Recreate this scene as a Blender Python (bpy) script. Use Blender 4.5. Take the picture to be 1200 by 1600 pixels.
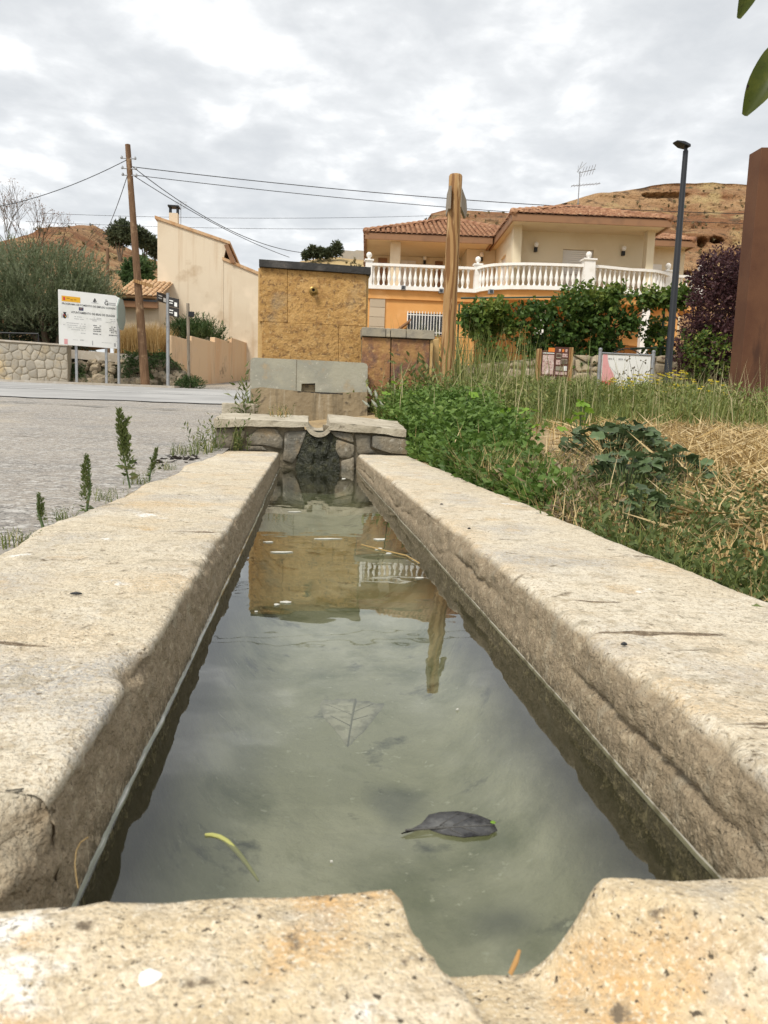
import bpy, bmesh, math, random
import numpy as np
from mathutils import Vector, Matrix
from mathutils.geometry import tessellate_polygon

for o in list(bpy.data.objects): bpy.data.objects.remove(o)
S = bpy.context.scene
COL = S.collection
R = math.radians
rng = np.random.default_rng(7)
random.seed(7)

# ------------------------------------------------------------------ camera
FPX, CX, CY, CAMZ = 1180.0, 600.0, 800.0, 0.24       # in pixels of a 1200 x 1600 frame
YAW, PITCH, ROLL = 0.10744947, 0.12611819, R(2.0)
fwd = Vector((math.sin(YAW)*math.cos(PITCH), math.cos(YAW)*math.cos(PITCH), -math.sin(PITCH)))
rt0 = Vector((math.cos(YAW), -math.sin(YAW), 0)); up0 = rt0.cross(fwd)
rt = rt0*math.cos(ROLL)+up0*math.sin(ROLL); up = -rt0*math.sin(ROLL)+up0*math.cos(ROLL)
cam = bpy.data.cameras.new('camera'); camo = bpy.data.objects.new('camera', cam); COL.objects.link(camo)
mw = Matrix((rt, up, -fwd)).transposed().to_4x4(); mw.translation = (0, 0, CAMZ); camo.matrix_world = mw
cam.sensor_fit = 'VERTICAL'; cam.sensor_height = 36.0; cam.lens = FPX/1600*36
cam.clip_start = 0.02; cam.clip_end = 3000
cam.dof.use_dof = True; cam.dof.focus_distance = 2.6; cam.dof.aperture_fstop = 20
S.camera = camo
def ray(u, v):
    u, v = float(u), float(v); return (u-CX)/FPX*rt-(v-CY)/FPX*up+fwd
def at(u, v, Y):                       # a surveyed point of the place: sight line at the distance Y
    d = ray(u, v); return Vector((0, 0, CAMZ))+d*(float(Y)/d.y)
def atz(u, v, z):
    d = ray(u, v); return Vector((0, 0, CAMZ))+d*((z-CAMZ)/d.z)

# ------------------------------------------------------------------ light
SUN_EL, SUN_AZ = R(52), R(-140)        # azimuth clockwise from +Y: sun behind the camera, to the left
S.view_settings.view_transform = 'Standard'; S.view_settings.look = 'None'
S.view_settings.exposure = 1.14; S.view_settings.gamma = 1.0; S.view_settings.use_curve_mapping = False
W = bpy.data.worlds.new('World'); S.world = W; W.use_nodes = True
nt = W.node_tree; nt.nodes.clear(); N = nt.nodes.new; LK = nt.links.new
def mth(op, a, b=None, c=None, clamp=False, tree=None):
    t = tree or nt
    n = t.nodes.new('ShaderNodeMath'); n.operation = op; n.use_clamp = clamp
    for i, x in enumerate((a, b, c)):
        if x is None: continue
        if hasattr(x, 'links') or hasattr(x, 'is_linked'): t.links.new(x, n.inputs[i])
        else: n.inputs[i].default_value = x
    return n.outputs[0]
out = N('ShaderNodeOutputWorld'); bg = N('ShaderNodeBackground'); LK(bg.outputs[0], out.inputs[0])
sky = N('ShaderNodeTexSky'); sky.sky_type = 'NISHITA'; sky.sun_disc = False
sky.sun_elevation = SUN_EL; sky.sun_rotation = SUN_AZ
tc = N('ShaderNodeTexCoord'); sx = N('ShaderNodeSeparateXYZ'); LK(tc.outputs['Generated'], sx.inputs[0])
zz = mth('ADD', mth('MAXIMUM', sx.outputs[2], 0.0), 0.16)
cb = N('ShaderNodeCombineXYZ'); LK(mth('DIVIDE', sx.outputs[0], zz), cb.inputs[0]); LK(mth('DIVIDE', sx.outputs[1], zz), cb.inputs[1])
def wnoise(scale, detail, rough, dist=0.0, off=0.0):
    n = N('ShaderNodeTexNoise'); n.inputs['Scale'].default_value = scale; n.inputs['Detail'].default_value = detail
    n.inputs['Roughness'].default_value = rough; n.inputs['Distortion'].default_value = dist
    ad = N('ShaderNodeVectorMath'); ad.operation = 'ADD'; ad.inputs[1].default_value = (off, off*.7, off*.3)
    LK(cb.outputs[0], ad.inputs[0]); LK(ad.outputs[0], n.inputs['Vector']); return n.outputs['Fac']
big = wnoise(1.5, 3, .5, .2, 3.1); mid = wnoise(5.0, 5, .52, .25, 8.4); sml = wnoise(13, 4, .55, .0, 1.7)
cl = mth('ADD', mth('ADD', mth('MULTIPLY', big, .34), mth('MULTIPLY', mid, .50)), mth('MULTIPLY', sml, .16))
rmp = N('ShaderNodeValToRGB'); LK(cl, rmp.inputs[0])
e = rmp.color_ramp.elements
e[0].position = .36; e[0].color = (.33, .34, .348, 1); e[1].position = .64; e[1].color = (.65, .65, .645, 1)
for p_, c_ in ((.45, (.37, .378, .383)), (.51, (.415, .422, .425)), (.57, (.50, .503, .50))):
    q = rmp.color_ramp.elements.new(p_); q.color = (*c_, 1)
sc = N('ShaderNodeMix'); sc.data_type = 'RGBA'; sc.blend_type = 'MULTIPLY'; sc.inputs[0].default_value = 1
LK(sky.outputs[0], sc.inputs[6]); sc.inputs[7].default_value = (.10, .10, .10, 1)
mxw = N('ShaderNodeMix'); mxw.data_type = 'RGBA'; mxw.inputs[0].default_value = .94
LK(sc.outputs[2], mxw.inputs[6]); LK(rmp.outputs[0], mxw.inputs[7]); LK(mxw.outputs[2], bg.inputs[0])
bg.inputs[1].default_value = 1.0
sun = bpy.data.lights.new('sun', 'SUN'); suno = bpy.data.objects.new('sun', sun); COL.objects.link(suno)
sun.energy = 1.5; sun.angle = R(14); sun.color = (1, .95, .87)
sdir = Vector((math.sin(SUN_AZ)*math.cos(SUN_EL), math.cos(SUN_AZ)*math.cos(SUN_EL), math.sin(SUN_EL)))
suno.rotation_euler = (-sdir).to_track_quat('-Z', 'Y').to_euler()

# ------------------------------------------------------------------ noise
_T = np.random.default_rng(3).random((64, 64, 64))
def vnoise(p):
    p = np.asarray(p, float); i = np.floor(p).astype(int); f = p-i; f = f*f*(3-2*f); r = 0
    for dx in (0, 1):
        wx = f[..., 0] if dx else 1-f[..., 0]
        for dy in (0, 1):
            wy = f[..., 1] if dy else 1-f[..., 1]
            for dz in (0, 1):
                wz = f[..., 2] if dz else 1-f[..., 2]
                r = r+wx*wy*wz*_T[(i[..., 0]+dx) % 64, (i[..., 1]+dy) % 64, (i[..., 2]+dz) % 64]
    return r*2-1
def fbm(p, octv=4, gain=.5):
    p = np.asarray(p, float); r = 0; a = 1; s = 0
    for k in range(octv): r = r+a*vnoise(p*2**k+k*11.3); s += a; a *= gain
    return r/s
def sstep(a, b, x):
    t = np.clip((np.asarray(x, float)-a)/(b-a), 0, 1); return t*t*(3-2*t)

# ------------------------------------------------------------------ objects
OFF = {}
def meta(o, label=None, cat=None, group=None, kind=None):
    if label: o['label'] = label
    if cat: o['category'] = cat
    if group: o['group'] = group
    if kind: o['kind'] = kind
    return o
def thing(name, loc, label, cat, group=None):
    o = bpy.data.objects.new(name, None); COL.objects.link(o); o.location = loc; o.empty_display_size = .1
    OFF[o] = Vector(loc); return meta(o, label, cat, group)
def link(name, me, mat=None, parent=None, kind=None):
    """mesh in world coordinates -> object (kept in place under its parent)"""
    o = bpy.data.objects.new(name, me); COL.objects.link(o)
    if mat is not None and not me.materials: me.materials.append(mat)
    if parent is not None:
        off = OFF.get(parent, Vector((0, 0, 0))); OFF[o] = off; o.parent = parent
        if off.length > 0: me.transform(Matrix.Translation(-off))
    if kind: o['kind'] = kind
    return o
def inst(name, me, M4, parent=None, mat=None):
    """object sharing mesh data, placed by a world matrix"""
    o = bpy.data.objects.new(name, me); COL.objects.link(o)
    if mat is not None and not me.materials: me.materials.append(mat)
    off = Vector((0, 0, 0))
    if parent is not None: off = OFF.get(parent, off); o.parent = parent; OFF[o] = off
    o.matrix_local = Matrix.Translation(-off) @ M4
    return o
def pymesh(name, v, f, smooth=False, angle=None):
    me = bpy.data.meshes.new(name); me.from_pydata([tuple(x) for x in v], [], [tuple(x) for x in f])
    if smooth or angle: me.polygons.foreach_set('use_smooth', [True]*len(me.polygons))
    if angle: me.set_sharp_from_angle(angle=R(angle))
    me.update(); return me
def npmesh(name, v, faces, smooth=False, attr=None):
    """v (n,3); faces (m,k) equal size"""
    me = bpy.data.meshes.new(name); v = np.asarray(v, np.float32); faces = np.asarray(faces, np.int32); m, k = faces.shape
    me.vertices.add(len(v)); me.vertices.foreach_set('co', v.ravel())
    me.loops.add(m*k); me.loops.foreach_set('vertex_index', faces.ravel())
    me.polygons.add(m); me.polygons.foreach_set('loop_start', np.arange(m, dtype=np.int32)*k)
    me.polygons.foreach_set('loop_total', np.full(m, k, np.int32))
    if smooth: me.polygons.foreach_set('use_smooth', np.ones(m, bool))
    me.update(calc_edges=True)
    if attr is not None:
        a = me.attributes.new('rnd', 'FLOAT', 'POINT'); a.data.foreach_set('value', np.asarray(attr, np.float32))
    return me
def gridfaces(nu, nv, keep=None):
    i = np.arange(nu*nv).reshape(nu, nv)
    f = np.stack([i[:-1, :-1], i[1:, :-1], i[1:, 1:], i[:-1, 1:]], -1).reshape(-1, 4)
    return f if keep is None else f[keep.reshape(-1)]
class MB:
    def __init__(s): s.v = []; s.f = []
    def add(s, v, f):
        n = len(s.v); s.v += [Vector(x) for x in v]; s.f += [tuple(i+n for i in q) for q in f]; return s
    def box(s, c, d, M=None):
        x, y, z = d[0]/2, d[1]/2, d[2]/2
        v = [Vector((a, b, e)) for a in (-x, x) for b in (-y, y) for e in (-z, z)]
        if M is not None: v = [M @ q for q in v]
        c = Vector(c)
        return s.add([q+c for q in v], [(0, 1, 3, 2), (4, 6, 7, 5), (0, 4, 5, 1), (2, 3, 7, 6), (0, 2, 6, 4), (1, 5, 7, 3)])
    def hexa(s, b, t):      # bottom quad, top quad (ccw from above)
        return s.add(list(b)+list(t), [(3, 2, 1, 0), (4, 5, 6, 7), (0, 1, 5, 4), (1, 2, 6, 5), (2, 3, 7, 6), (3, 0, 4, 7)])
    def tube(s, pts, rad, n=8, cap=True):
        pts = [Vector(p) for p in pts]; k = len(pts)
        if not hasattr(rad, '__len__'): rad = [rad]*k
        v = []; f = []; ref = None
        for i in range(k):
            t = (pts[min(i+1, k-1)]-pts[max(i-1, 0)]).normalized()
            if ref is None: ref = Vector((1, 0, 0)) if abs(t.x) < .8 else Vector((0, 1, 0))
            a = (ref-t*ref.dot(t)).normalized(); b = t.cross(a); ref = a
            for j in range(n):
                w = 2*math.pi*j/n; v.append(pts[i]+(a*math.cos(w)+b*math.sin(w))*rad[i])
        for i in range(k-1):
            for j in range(n):
                f.append((i*n+j, i*n+(j+1) % n, (i+1)*n+(j+1) % n, (i+1)*n+j))
        if cap: f.append(tuple(range(n-1, -1, -1))); f.append(tuple((k-1)*n+j for j in range(n)))
        return s.add(v, f)
    def lathe(s, c, prof, n=12):    # prof: (r, z) from bottom
        c = Vector(c); v = []; f = []
        for r_, z_ in prof:
            for j in range(n):
                w = 2*math.pi*j/n; v.append(c+Vector((r_*math.cos(w), r_*math.sin(w), z_)))
        for i in range(len(prof)-1):
            for j in range(n): f.append((i*n+j, i*n+(j+1) % n, (i+1)*n+(j+1) % n, (i+1)*n+j))
        f.append(tuple(range(n-1, -1, -1))); f.append(tuple((len(prof)-1)*n+j for j in range(n)))
        return s.add(v, f)
    def prism(s, poly, ext, holes=()):
        """poly: 3-D points (planar), extruded by vector ext; holes: list of loops cut through"""
        ext = Vector(ext); loops = [[Vector(p) for p in poly]]+[[Vector(p) for p in h] for h in holes]
        tri = tessellate_polygon(loops); flat = [p for l in loops for p in l]; n = len(flat)
        f = [tuple(t) for t in tri]+[tuple(i+n for i in reversed(t)) for t in tri]; b = 0
        for l in loops:
            m = len(l); f += [(b+i, b+(i+1) % m, b+(i+1) % m+n, b+i+n) for i in range(m)]; b += m
        return s.add(flat+[p+ext for p in flat], f)
    def mesh(s, name, smooth=False, angle=None, fix=True):
        me = pymesh(name, s.v, s.f)
        if fix:
            bm = bmesh.new(); bm.from_mesh(me); bmesh.ops.recalc_face_normals(bm, faces=bm.faces); bm.to_mesh(me); bm.free()
        if smooth or angle: me.polygons.foreach_set('use_smooth', [True]*len(me.polygons))
        if angle: me.set_sharp_from_angle(angle=R(angle))
        me.update(); return me
    def build(s, name, mat, parent=None, smooth=False, angle=None, bevel=0, kind=None):
        o = link(name, s.mesh(name, smooth, angle), mat, parent, kind)
        if bevel:
            b = o.modifiers.new('bevel', 'BEVEL'); b.width = bevel; b.segments = 2; b.limit_method = 'ANGLE'; b.angle_limit = R(35)
        return o
def top(name, mb, mat, label, cat, group=None, **k):
    return meta(mb.build(name, mat, None, **k), label, cat, group)

# ------------------------------------------------------------------ materials
MATS = {}
def mat(name, base, layers=(), rough=.85, spec=.3, bump=(), rnd=None, band=None, objrnd=0.0, metal=0.0, trans=0.0, coord='Object', roughband=None, post=(), band2=None):
    """layers: (colour, scale, lo, hi, detail[, kind, (sx,sy,sz)]) noise-masked colours over base
       bump: (scale, distance[, detail, (sx,sy,sz)]); rnd: second colour mixed by per-leaf attribute
       band: (colour, z_lo, z_hi, noise_scale, noise_amp) damp growth or another tone below a height, above it if reversed"""
    m = bpy.data.materials.new(name); m.use_nodes = True; t = m.node_tree; t.nodes.clear()
    n_ = t.nodes.new; l_ = t.links.new
    o = n_('ShaderNodeOutputMaterial'); p = n_('ShaderNodeBsdfPrincipled'); l_(p.outputs[0], o.inputs[0])
    p.inputs['Roughness'].default_value = rough; p.inputs['Specular IOR Level'].default_value = spec; p.inputs['Metallic'].default_value = metal
    tcn = n_('ShaderNodeTexCoord'); co = tcn.outputs[coord]
    def vec(sc):
        if sc is None: return co
        mp = n_('ShaderNodeMapping'); l_(co, mp.inputs[0]); mp.inputs['Scale'].default_value = sc; return mp.outputs[0]
    def tex(kind, scale, detail, sc):
        if kind == 'vor':
            q = n_('ShaderNodeTexVoronoi'); q.inputs['Scale'].default_value = scale; l_(vec(sc), q.inputs['Vector']); return q.outputs['Distance']
        if kind == 'cell':
            q = n_('ShaderNodeTexVoronoi'); q.feature = 'DISTANCE_TO_EDGE'; q.inputs['Scale'].default_value = scale; l_(vec(sc), q.inputs['Vector']); return q.outputs['Distance']
        if kind == 'wave':
            q = n_('ShaderNodeTexWave'); q.inputs['Scale'].default_value = scale; q.inputs['Distortion'].default_value = 11; q.inputs['Detail'].default_value = detail
            q.inputs['Detail Scale'].default_value = .6; l_(vec(sc), q.inputs['Vector']); return q.outputs['Fac']
        q = n_('ShaderNodeTexNoise'); q.inputs['Scale'].default_value = scale; q.inputs['Detail'].default_value = detail
        q.inputs['Roughness'].default_value = .6; l_(vec(sc), q.inputs['Vector']); return q.outputs['Fac']
    rgb = n_('ShaderNodeRGB'); rgb.outputs[0].default_value = (*base, 1); cur = rgb.outputs[0]
    def mixc(f, a, b):
        x = n_('ShaderNodeMix'); x.data_type = 'RGBA'; l_(f, x.inputs[0]); l_(a, x.inputs[6])
        if isinstance(b, tuple): x.inputs[7].default_value = (*b, 1)
        else: l_(b, x.inputs[7])
        return x.outputs[2]
    def mr(v, lo, hi, a=0., b=1.):
        x = n_('ShaderNodeMapRange'); l_(v, x.inputs[0]); x.inputs[1].default_value = lo; x.inputs[2].default_value = hi
        x.inputs[3].default_value = a; x.inputs[4].default_value = b; return x.outputs[0]
    if rnd is not None:
        at_ = n_('ShaderNodeAttribute'); at_.attribute_name = 'rnd'
        if isinstance(rnd[0], tuple):
            for k_, c_ in enumerate(rnd): cur = mixc(mr(at_.outputs['Fac'], (k_)/len(rnd), (k_+1)/len(rnd)), cur, c_)
        else: cur = mixc(at_.outputs['Fac'], cur, tuple(rnd))
    for L in layers:
        c_, s_, lo, hi, d_ = L[:5]; kd = L[5] if len(L) > 5 else 'noise'; sc = L[6] if len(L) > 6 else None
        cur = mixc(mr(tex(kd, s_, d_, sc), lo, hi), cur, c_)
    if band is not None:
        g = n_('ShaderNodeNewGeometry'); sp = n_('ShaderNodeSeparateXYZ'); l_(g.outputs['Position'], sp.inputs[0])
        nz = tex('noise', band[3], 4, None)
        zq = mth('ADD', sp.outputs[2], mth('MULTIPLY', mth('SUBTRACT', nz, .5, tree=t), band[4], tree=t), tree=t)
        cur = mixc(mr(zq, band[1], band[2], 1., 0.), cur, band[0])
        if band2 is not None:
            nz = tex('noise', band2[3], 5, None)
            zq = mth('ADD', sp.outputs[2], mth('MULTIPLY', mth('SUBTRACT', nz, .5, tree=t), band2[4], tree=t), tree=t)
            cur = mixc(mr(zq, band2[1], band2[2], 1., 0.), cur, band2[0])
        if roughband is not None:
            l_(mr(zq, band[1], band[2], roughband, rough), p.inputs['Roughness'])
    for L in post: cur = mixc(mr(tex(L[5] if len(L) > 5 else 'noise', L[1], L[4], None), L[2], L[3]), cur, L[0])
    if objrnd:
        oi = n_('ShaderNodeObjectInfo'); h = n_('ShaderNodeHueSaturation'); l_(cur, h.inputs['Color'])
        l_(mr(oi.outputs['Random'], 0, 1, 1-objrnd, 1+objrnd), h.inputs['Value']); cur = h.outputs[0]
    l_(cur, p.inputs['Base Color'])
    if bump:
        last = None
        for b in bump:
            bn = n_('ShaderNodeBump'); bn.inputs['Distance'].default_value = b[1]; bn.inputs['Strength'].default_value = 1.0
            l_(tex(b[4] if len(b) > 4 else 'noise', b[0], b[2] if len(b) > 2 else 4, b[3] if len(b) > 3 else None), bn.inputs['Height'])
            if last is not None: l_(last, bn.inputs['Normal'])
            last = bn.outputs[0]
        l_(last, p.inputs['Normal'])
    if trans:
        tr = n_('ShaderNodeBsdfTranslucent'); l_(cur, tr.inputs[0]); ms = n_('ShaderNodeMixShader'); ms.inputs[0].default_value = trans
        l_(p.outputs[0], ms.inputs[1]); l_(tr.outputs[0], ms.inputs[2]); l_(ms.outputs[0], o.inputs[0])
    MATS[name] = m; return m

CONC = mat('coping_concrete', (.60, .515, .375),
    [((.67, .60, .475), 2.2, .42, .62, 5), ((.58, .435, .26), 3.0, .49, .68, 6), ((.45, .42, .37), 4.5, .50, .64, 8), ((.57, .41, .22), 9, .57, .72, 7),
     ((.72, .67, .56), 13, .56, .70, 6), ((.45, .38, .27), 26, .53, .70, 8), ((.74, .67, .53), 300, .52, .68, 3), ((.70, .62, .48), 80, .55, .70, 4), ((.15, .11, .07), 5.5, .65, .662, 5, 'noise', (.4, 3.0, 1)), ((.80, .78, .72), 7, .665, .70, 6)],
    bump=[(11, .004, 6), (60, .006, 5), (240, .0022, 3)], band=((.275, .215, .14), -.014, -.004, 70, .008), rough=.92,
    band2=((.075, .060, .033), -.098, -.074, 45, .04),
    post=[((.38, .30, .20), 230, .51, .69, 4), ((.43, .355, .245), 75, .54, .70, 5), ((.36, .31, .225), 22, .585, .72, 7), ((.16, .125, .08), 33, .62, .72, 8), ((.17, .135, .09), 170, .63, .70, 3)])
SLABM = mat('slab_stone', (.60, .48, .305),
    [((.66, .57, .43), 9, .42, .6, 6), ((.58, .34, .13), 11, .52, .68, 6), ((.40, .37, .32), 13, .54, .68, 7),
     ((.88, .86, .80), 9, .555, .61, 8), ((.47, .38, .25), 45, .55, .70, 7), ((.74, .66, .51), 380, .53, .68, 3)],
    bump=[(18, .004, 6), (80, .005, 5), (300, .002, 3)], rough=.9,
    post=[((.40, .31, .20), 300, .52, .72, 4), ((.45, .36, .235), 110, .55, .72, 5), ((.10, .08, .055), 210, .625, .68, 3), ((.18, .14, .095), 60, .62, .71, 7)])
WCAP = mat('weir_cap_concrete', (.42, .37, .28), [((.50, .45, .35), 4, .45, .62, 5), ((.30, .26, .19), 7, .52, .68, 6), ((.17, .14, .10), 18, .60, .70, 6)], bump=[(30, .008, 6), (120, .003, 3)])
INNER = mat('trough_wall_render', (.20, .165, .11), [((.30, .26, .19), 18, .5, .65, 5), ((.08, .07, .04), 30, .55, .68, 4)],
    bump=[(40, .004, 5)], band=((.05, .043, .022), -.105, -.06, 30, .03), roughband=.35)
BOTTOM = mat('trough_floor_silt', (.35, .35, .255), [((.48, .47, .37), 4, .47, .62, 7), ((.19, .205, .11), 6, .50, .66, 7), ((.08, .088, .05), 11, .60, .70, 7), ((.50, .50, .41), 60, .64, .72, 3)], bump=[(20, .01, 5)], band=((.05, .038, .017), -.150, -.215, 9, .05))  # brown algae rim, darkened to paint the walls' reflection into the silt
ASPH = mat('asphalt_worn', (.28, .25, .215), [((.335, .30, .255), .6, .42, .6, 4), ((.22, .21, .195), 2.0, .50, .68, 6), ((.46, .44, .405), 26, .52, .64, 5), ((.16, .15, .14), 34, .55, .66, 5), ((.52, .50, .46), 75, .58, .66, 3), ((.05, .05, .047), 90, .60, .67, 2), ((.45, .38, .28), .35, .54, .72, 4)],
    bump=[(40, .012, 4), (8, .015, 5)], rough=.95)
ROADM = mat('asphalt_road', (.30, .295, .285), [((.38, .375, .36), .5, .42, .58, 4), ((.24, .235, .23), 1.4, .55, .7, 3, 'noise', (.15, 1, 1))], bump=[(60, .003, 3)], rough=.9)
LINE = mat('road_paint', (.62, .62, .60), [((.45, .45, .44), 3, .5, .62, 4)], rough=.7)
PAVE = mat('pavement_concrete', (.44, .39, .32), [((.34, .29, .22), 1.5, .5, .65, 4), ((.50, .46, .40), 6, .5, .65, 4)], bump=[(30, .004, 4)])
SOIL = mat('dry_soil', (.33, .235, .125), [((.42, .31, .17), .8, .45, .6, 4), ((.22, .16, .09), 2.5, .5, .66, 4), ((.48, .38, .22), 14, .55, .68, 4)], bump=[(12, .03, 5), (60, .008, 3)], rough=1)
STONEW = mat('wall_stone', (.37, .335, .275), [((.34, .315, .265), 2, .45, .62, 4), ((.47, .37, .22), 1.3, .52, .7, 3), ((.30, .25, .18), 9, .55, .7, 4)], bump=[(12, .012, 5), (60, .004, 3)], objrnd=.16)
MORTAR = mat('mortar', (.32, .28, .21), [((.30, .255, .19), 5, .5, .65, 4)], bump=[(25, .008, 4)])
RUBBLE = mat('rubble_stone', (.33, .27, .185), [((.24, .20, .15), 2.5, .45, .62, 4), ((.42, .35, .25), 5, .55, .7, 4), ((.09, .10, .05), 4, .58, .68, 4)], bump=[(14, .02, 5)], objrnd=.25)
BANKM = mat('mossy_bank', (.09, .085, .05), [((.16, .13, .08), 2, .5, .65, 5), ((.05, .065, .03), 4, .5, .65, 5)], bump=[(10, .05, 5)])
WEIRST = mat('weir_stone', (.22, .19, .14), [((.16, .15, .125), 5, .45, .6, 4), ((.28, .21, .125), 6, .54, .7, 5), ((.36, .33, .27), 30, .6, .7, 5), ((.12, .10, .07), 40, .6, .7, 3)], bump=[(14, .02, 5), (80, .005, 3)], objrnd=.15)
WEIRMO = mat('weir_mortar', (.22, .185, .13), [((.13, .11, .07), 8, .48, .62, 4)], bump=[(22, .02, 5)])
MOSS = mat('wet_moss', (.022, .024, .012), [((.05, .05, .02), 30, .5, .65, 5), ((.10, .08, .045), 18, .62, .7, 4)], rough=.35, spec=.5, bump=[(60, .02, 5)])
BASINU = mat('basin_render_grey', (.36, .345, .27), [((.29, .285, .235), 3, .45, .6, 4), ((.40, .38, .31), 2, .55, .7, 4), ((.38, .30, .19), 6, .56, .70, 6), ((.46, .44, .36), 24, .6, .7, 5)], bump=[(30, .004, 5)], rough=.8)
BASINL = mat('basin_render_worn', (.25, .195, .12), [((.30, .235, .145), 3, .45, .6, 5), ((.17, .135, .085), 4, .50, .66, 6, 'noise', (3, 1, .3)), ((.38, .32, .23), 5, .58, .7, 6, 'noise', (3, 1, .25)), ((.10, .08, .055), 9, .60, .70, 6)], bump=[(18, .012, 5)], rough=.8)
OCHRE = mat('ochre_slate_panel', (.44, .255, .085), [((.51, .31, .115), 4, .42, .6, 7), ((.33, .18, .06), 9, .49, .64, 8, 'noise', (1, 1, 1.6)), ((.22, .125, .05), 24, .54, .65, 7), ((.30, .24, .16), 1.7, .56, .72, 7), ((.54, .36, .16), 36, .58, .7, 5)], bump=[(26, .018, 7)], rough=.75, objrnd=.06)
RUSTP = mat('rust_slate_panel', (.26, .13, .06), [((.36, .20, .075), 5, .45, .6, 6), ((.13, .075, .06), 4, .5, .62, 6), ((.42, .26, .11), 20, .58, .68, 6), ((.09, .06, .055), 14, .58, .68, 6)], bump=[(22, .014, 7)], rough=.7, objrnd=.1)
BLACKC = mat('black_slate_cap', (.035, .034, .032), [((.075, .07, .065), 6, .5, .65, 5), ((.14, .12, .10), 14, .64, .7, 5)], bump=[(20, .01, 5)], rough=.7)
GREYC = mat('grey_cap_stone', (.30, .27, .21), [((.38, .33, .24), 5, .5, .65, 4), ((.22, .20, .165), 9, .55, .68, 4)], bump=[(25, .006, 4)], objrnd=.1)
SANDST = mat('sandstone_edge', (.50, .34, .15), [((.42, .26, .10), 8, .5, .65, 5)], bump=[(30, .006, 4)])
BRASS = mat('aged_brass', (.30, .20, .07), metal=.85, rough=.35, layers=[((.30, .17, .05), 30, .5, .65, 4)])
DARK = mat('dark_metal', (.02, .022, .024), rough=.5)
LAMPG = mat('lamp_post_anthracite', (.011, .013, .017), rough=.45, spec=.5)
GALV = mat('galvanised_steel', (.33, .34, .35), [((.26, .265, .27), 8, .5, .65, 4)], metal=.5, rough=.5)
BOARDW = mat('board_white', (.80, .80, .77), [((.72, .72, .68), 2, .5, .65, 4)], rough=.4, spec=.4)
INK = mat('print_black', (.03, .03, .035), rough=.5)
INKG = mat('print_grey', (.38, .38, .38), rough=.5)
YEL = mat('print_yellow', (.78, .42, .03), rough=.5)
NAVY = mat('print_navy', (.02, .035, .12), rough=.5)
REDI = mat('print_red', (.62, .05, .06), rough=.5)
PINK = mat('print_pink', (.72, .36, .36), [((.66, .28, .29), 6, .5, .65, 4)], rough=.45)
ORGI = mat('print_orange', (.72, .22, .04), rough=.5)
PINKW = mat('print_photo', (.58, .42, .38), [((.30, .16, .15), 22, .5, .6, 5), ((.72, .62, .58), 9, .52, .62, 4)], rough=.45)
BROWNI = mat('print_brown', (.10, .04, .03), rough=.5)
OLDW = mat('weathered_pole_wood', (.15, .085, .045), [((.23, .14, .08), 5, .48, .62, 5, 'noise', (6, 6, .35)), ((.10, .055, .03), 8, .54, .66, 5, 'noise', (6, 6, .3)), ((.35, .24, .14), 3, .58, .7, 3)], bump=[(9, .015, 5, (6, 6, .3))])
PINEW = mat('treated_pine_post', (.36, .21, .085), [((.19, .09, .03), 2.3, .45, .75, 3, 'wave', (2.2, 3.0, .55)), ((.50, .34, .17), 5, .55, .7, 4, 'noise', (5, 5, .5)), ((.16, .08, .03), 7, .63, .7, 4, 'noise', (5, 5, .4))], bump=[(10, .006, 4, (6, 6, .4))], rough=.7)
GREYW = mat('grey_weathered_wood', (.25, .21, .16), [((.34, .30, .24), 6, .5, .62, 4, 'noise', (6, 6, .5)), ((.10, .08, .06), 9, .58, .68, 4, 'noise', (6, 6, .5))])
BEIGE = mat('beige_house_render', (.70, .60, .455), [((.645, .54, .40), .35, .45, .6, 5), ((.55, .42, .28), 1.0, .55, .72, 6, 'noise', (3, 3, .15)), ((.50, .38, .25), .6, .60, .72, 7), ((.77, .655, .50), .8, .55, .7, 3)], bump=[(20, .005, 4)])
SALMON = mat('salmon_wall_render', (.68, .50, .32), [((.66, .44, .26), .7, .45, .62, 5, 'noise', (2.5, 2.5, .4)), ((.52, .37, .24), 2, .56, .7, 5, 'noise', (3, 3, .3)), ((.36, .25, .16), 1.0, .635, .66, 6), ((.42, .31, .20), .8, .60, .72, 6), ((.66, .49, .34), 3, .58, .72, 4)], bump=[(10, .012, 5)])
ORANGE = mat('orange_house_render', (.66, .34, .115), [((.61, .30, .095), .5, .45, .62, 5), ((.69, .38, .15), 1.5, .55, .7, 4)], bump=[(40, .003, 3)])
CREAM = mat('cream_house_render', (.70, .61, .44), [((.64, .54, .37), .6, .45, .62, 4), ((.74, .66, .50), 1.2, .55, .7, 4)], bump=[(40, .003, 3)])
SOFF = mat('soffit_paint', (.66, .55, .38), [((.60, .49, .33), 1, .5, .65, 3)])
FASC = mat('fascia_brown', (.27, .145, .075), [((.22, .12, .065), 2, .5, .65, 3)], rough=.6)
WHITE = mat('white_balustrade', (.80, .78, .74), [((.72, .69, .63), 4, .5, .66, 4)], rough=.6)
SHUT = mat('shutter_white', (.74, .72, .67), rough=.5)
TERRA = mat('terracotta_tile', (.29, .145, .08), [((.41, .23, .13), 3, .46, .62, 5), ((.20, .095, .055), 5, .50, .66, 5), ((.46, .31, .19), 9, .58, .7, 4)], bump=[(20, .006, 4)], rough=.85)
TERRAP = mat('pale_tile', (.56, .37, .21), [((.48, .28, .14), 3, .48, .62, 4), ((.62, .46, .30), 5, .55, .68, 4), ((.30, .2, .12), 8, .6, .7, 3)], bump=[(20, .006, 4)], rough=.85)
GLASS = mat('dark_pane', (.025, .028, .03), rough=.12, spec=.6)
BULB = mat('globe_lamp_white', (.82, .80, .75), rough=.3)
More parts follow.
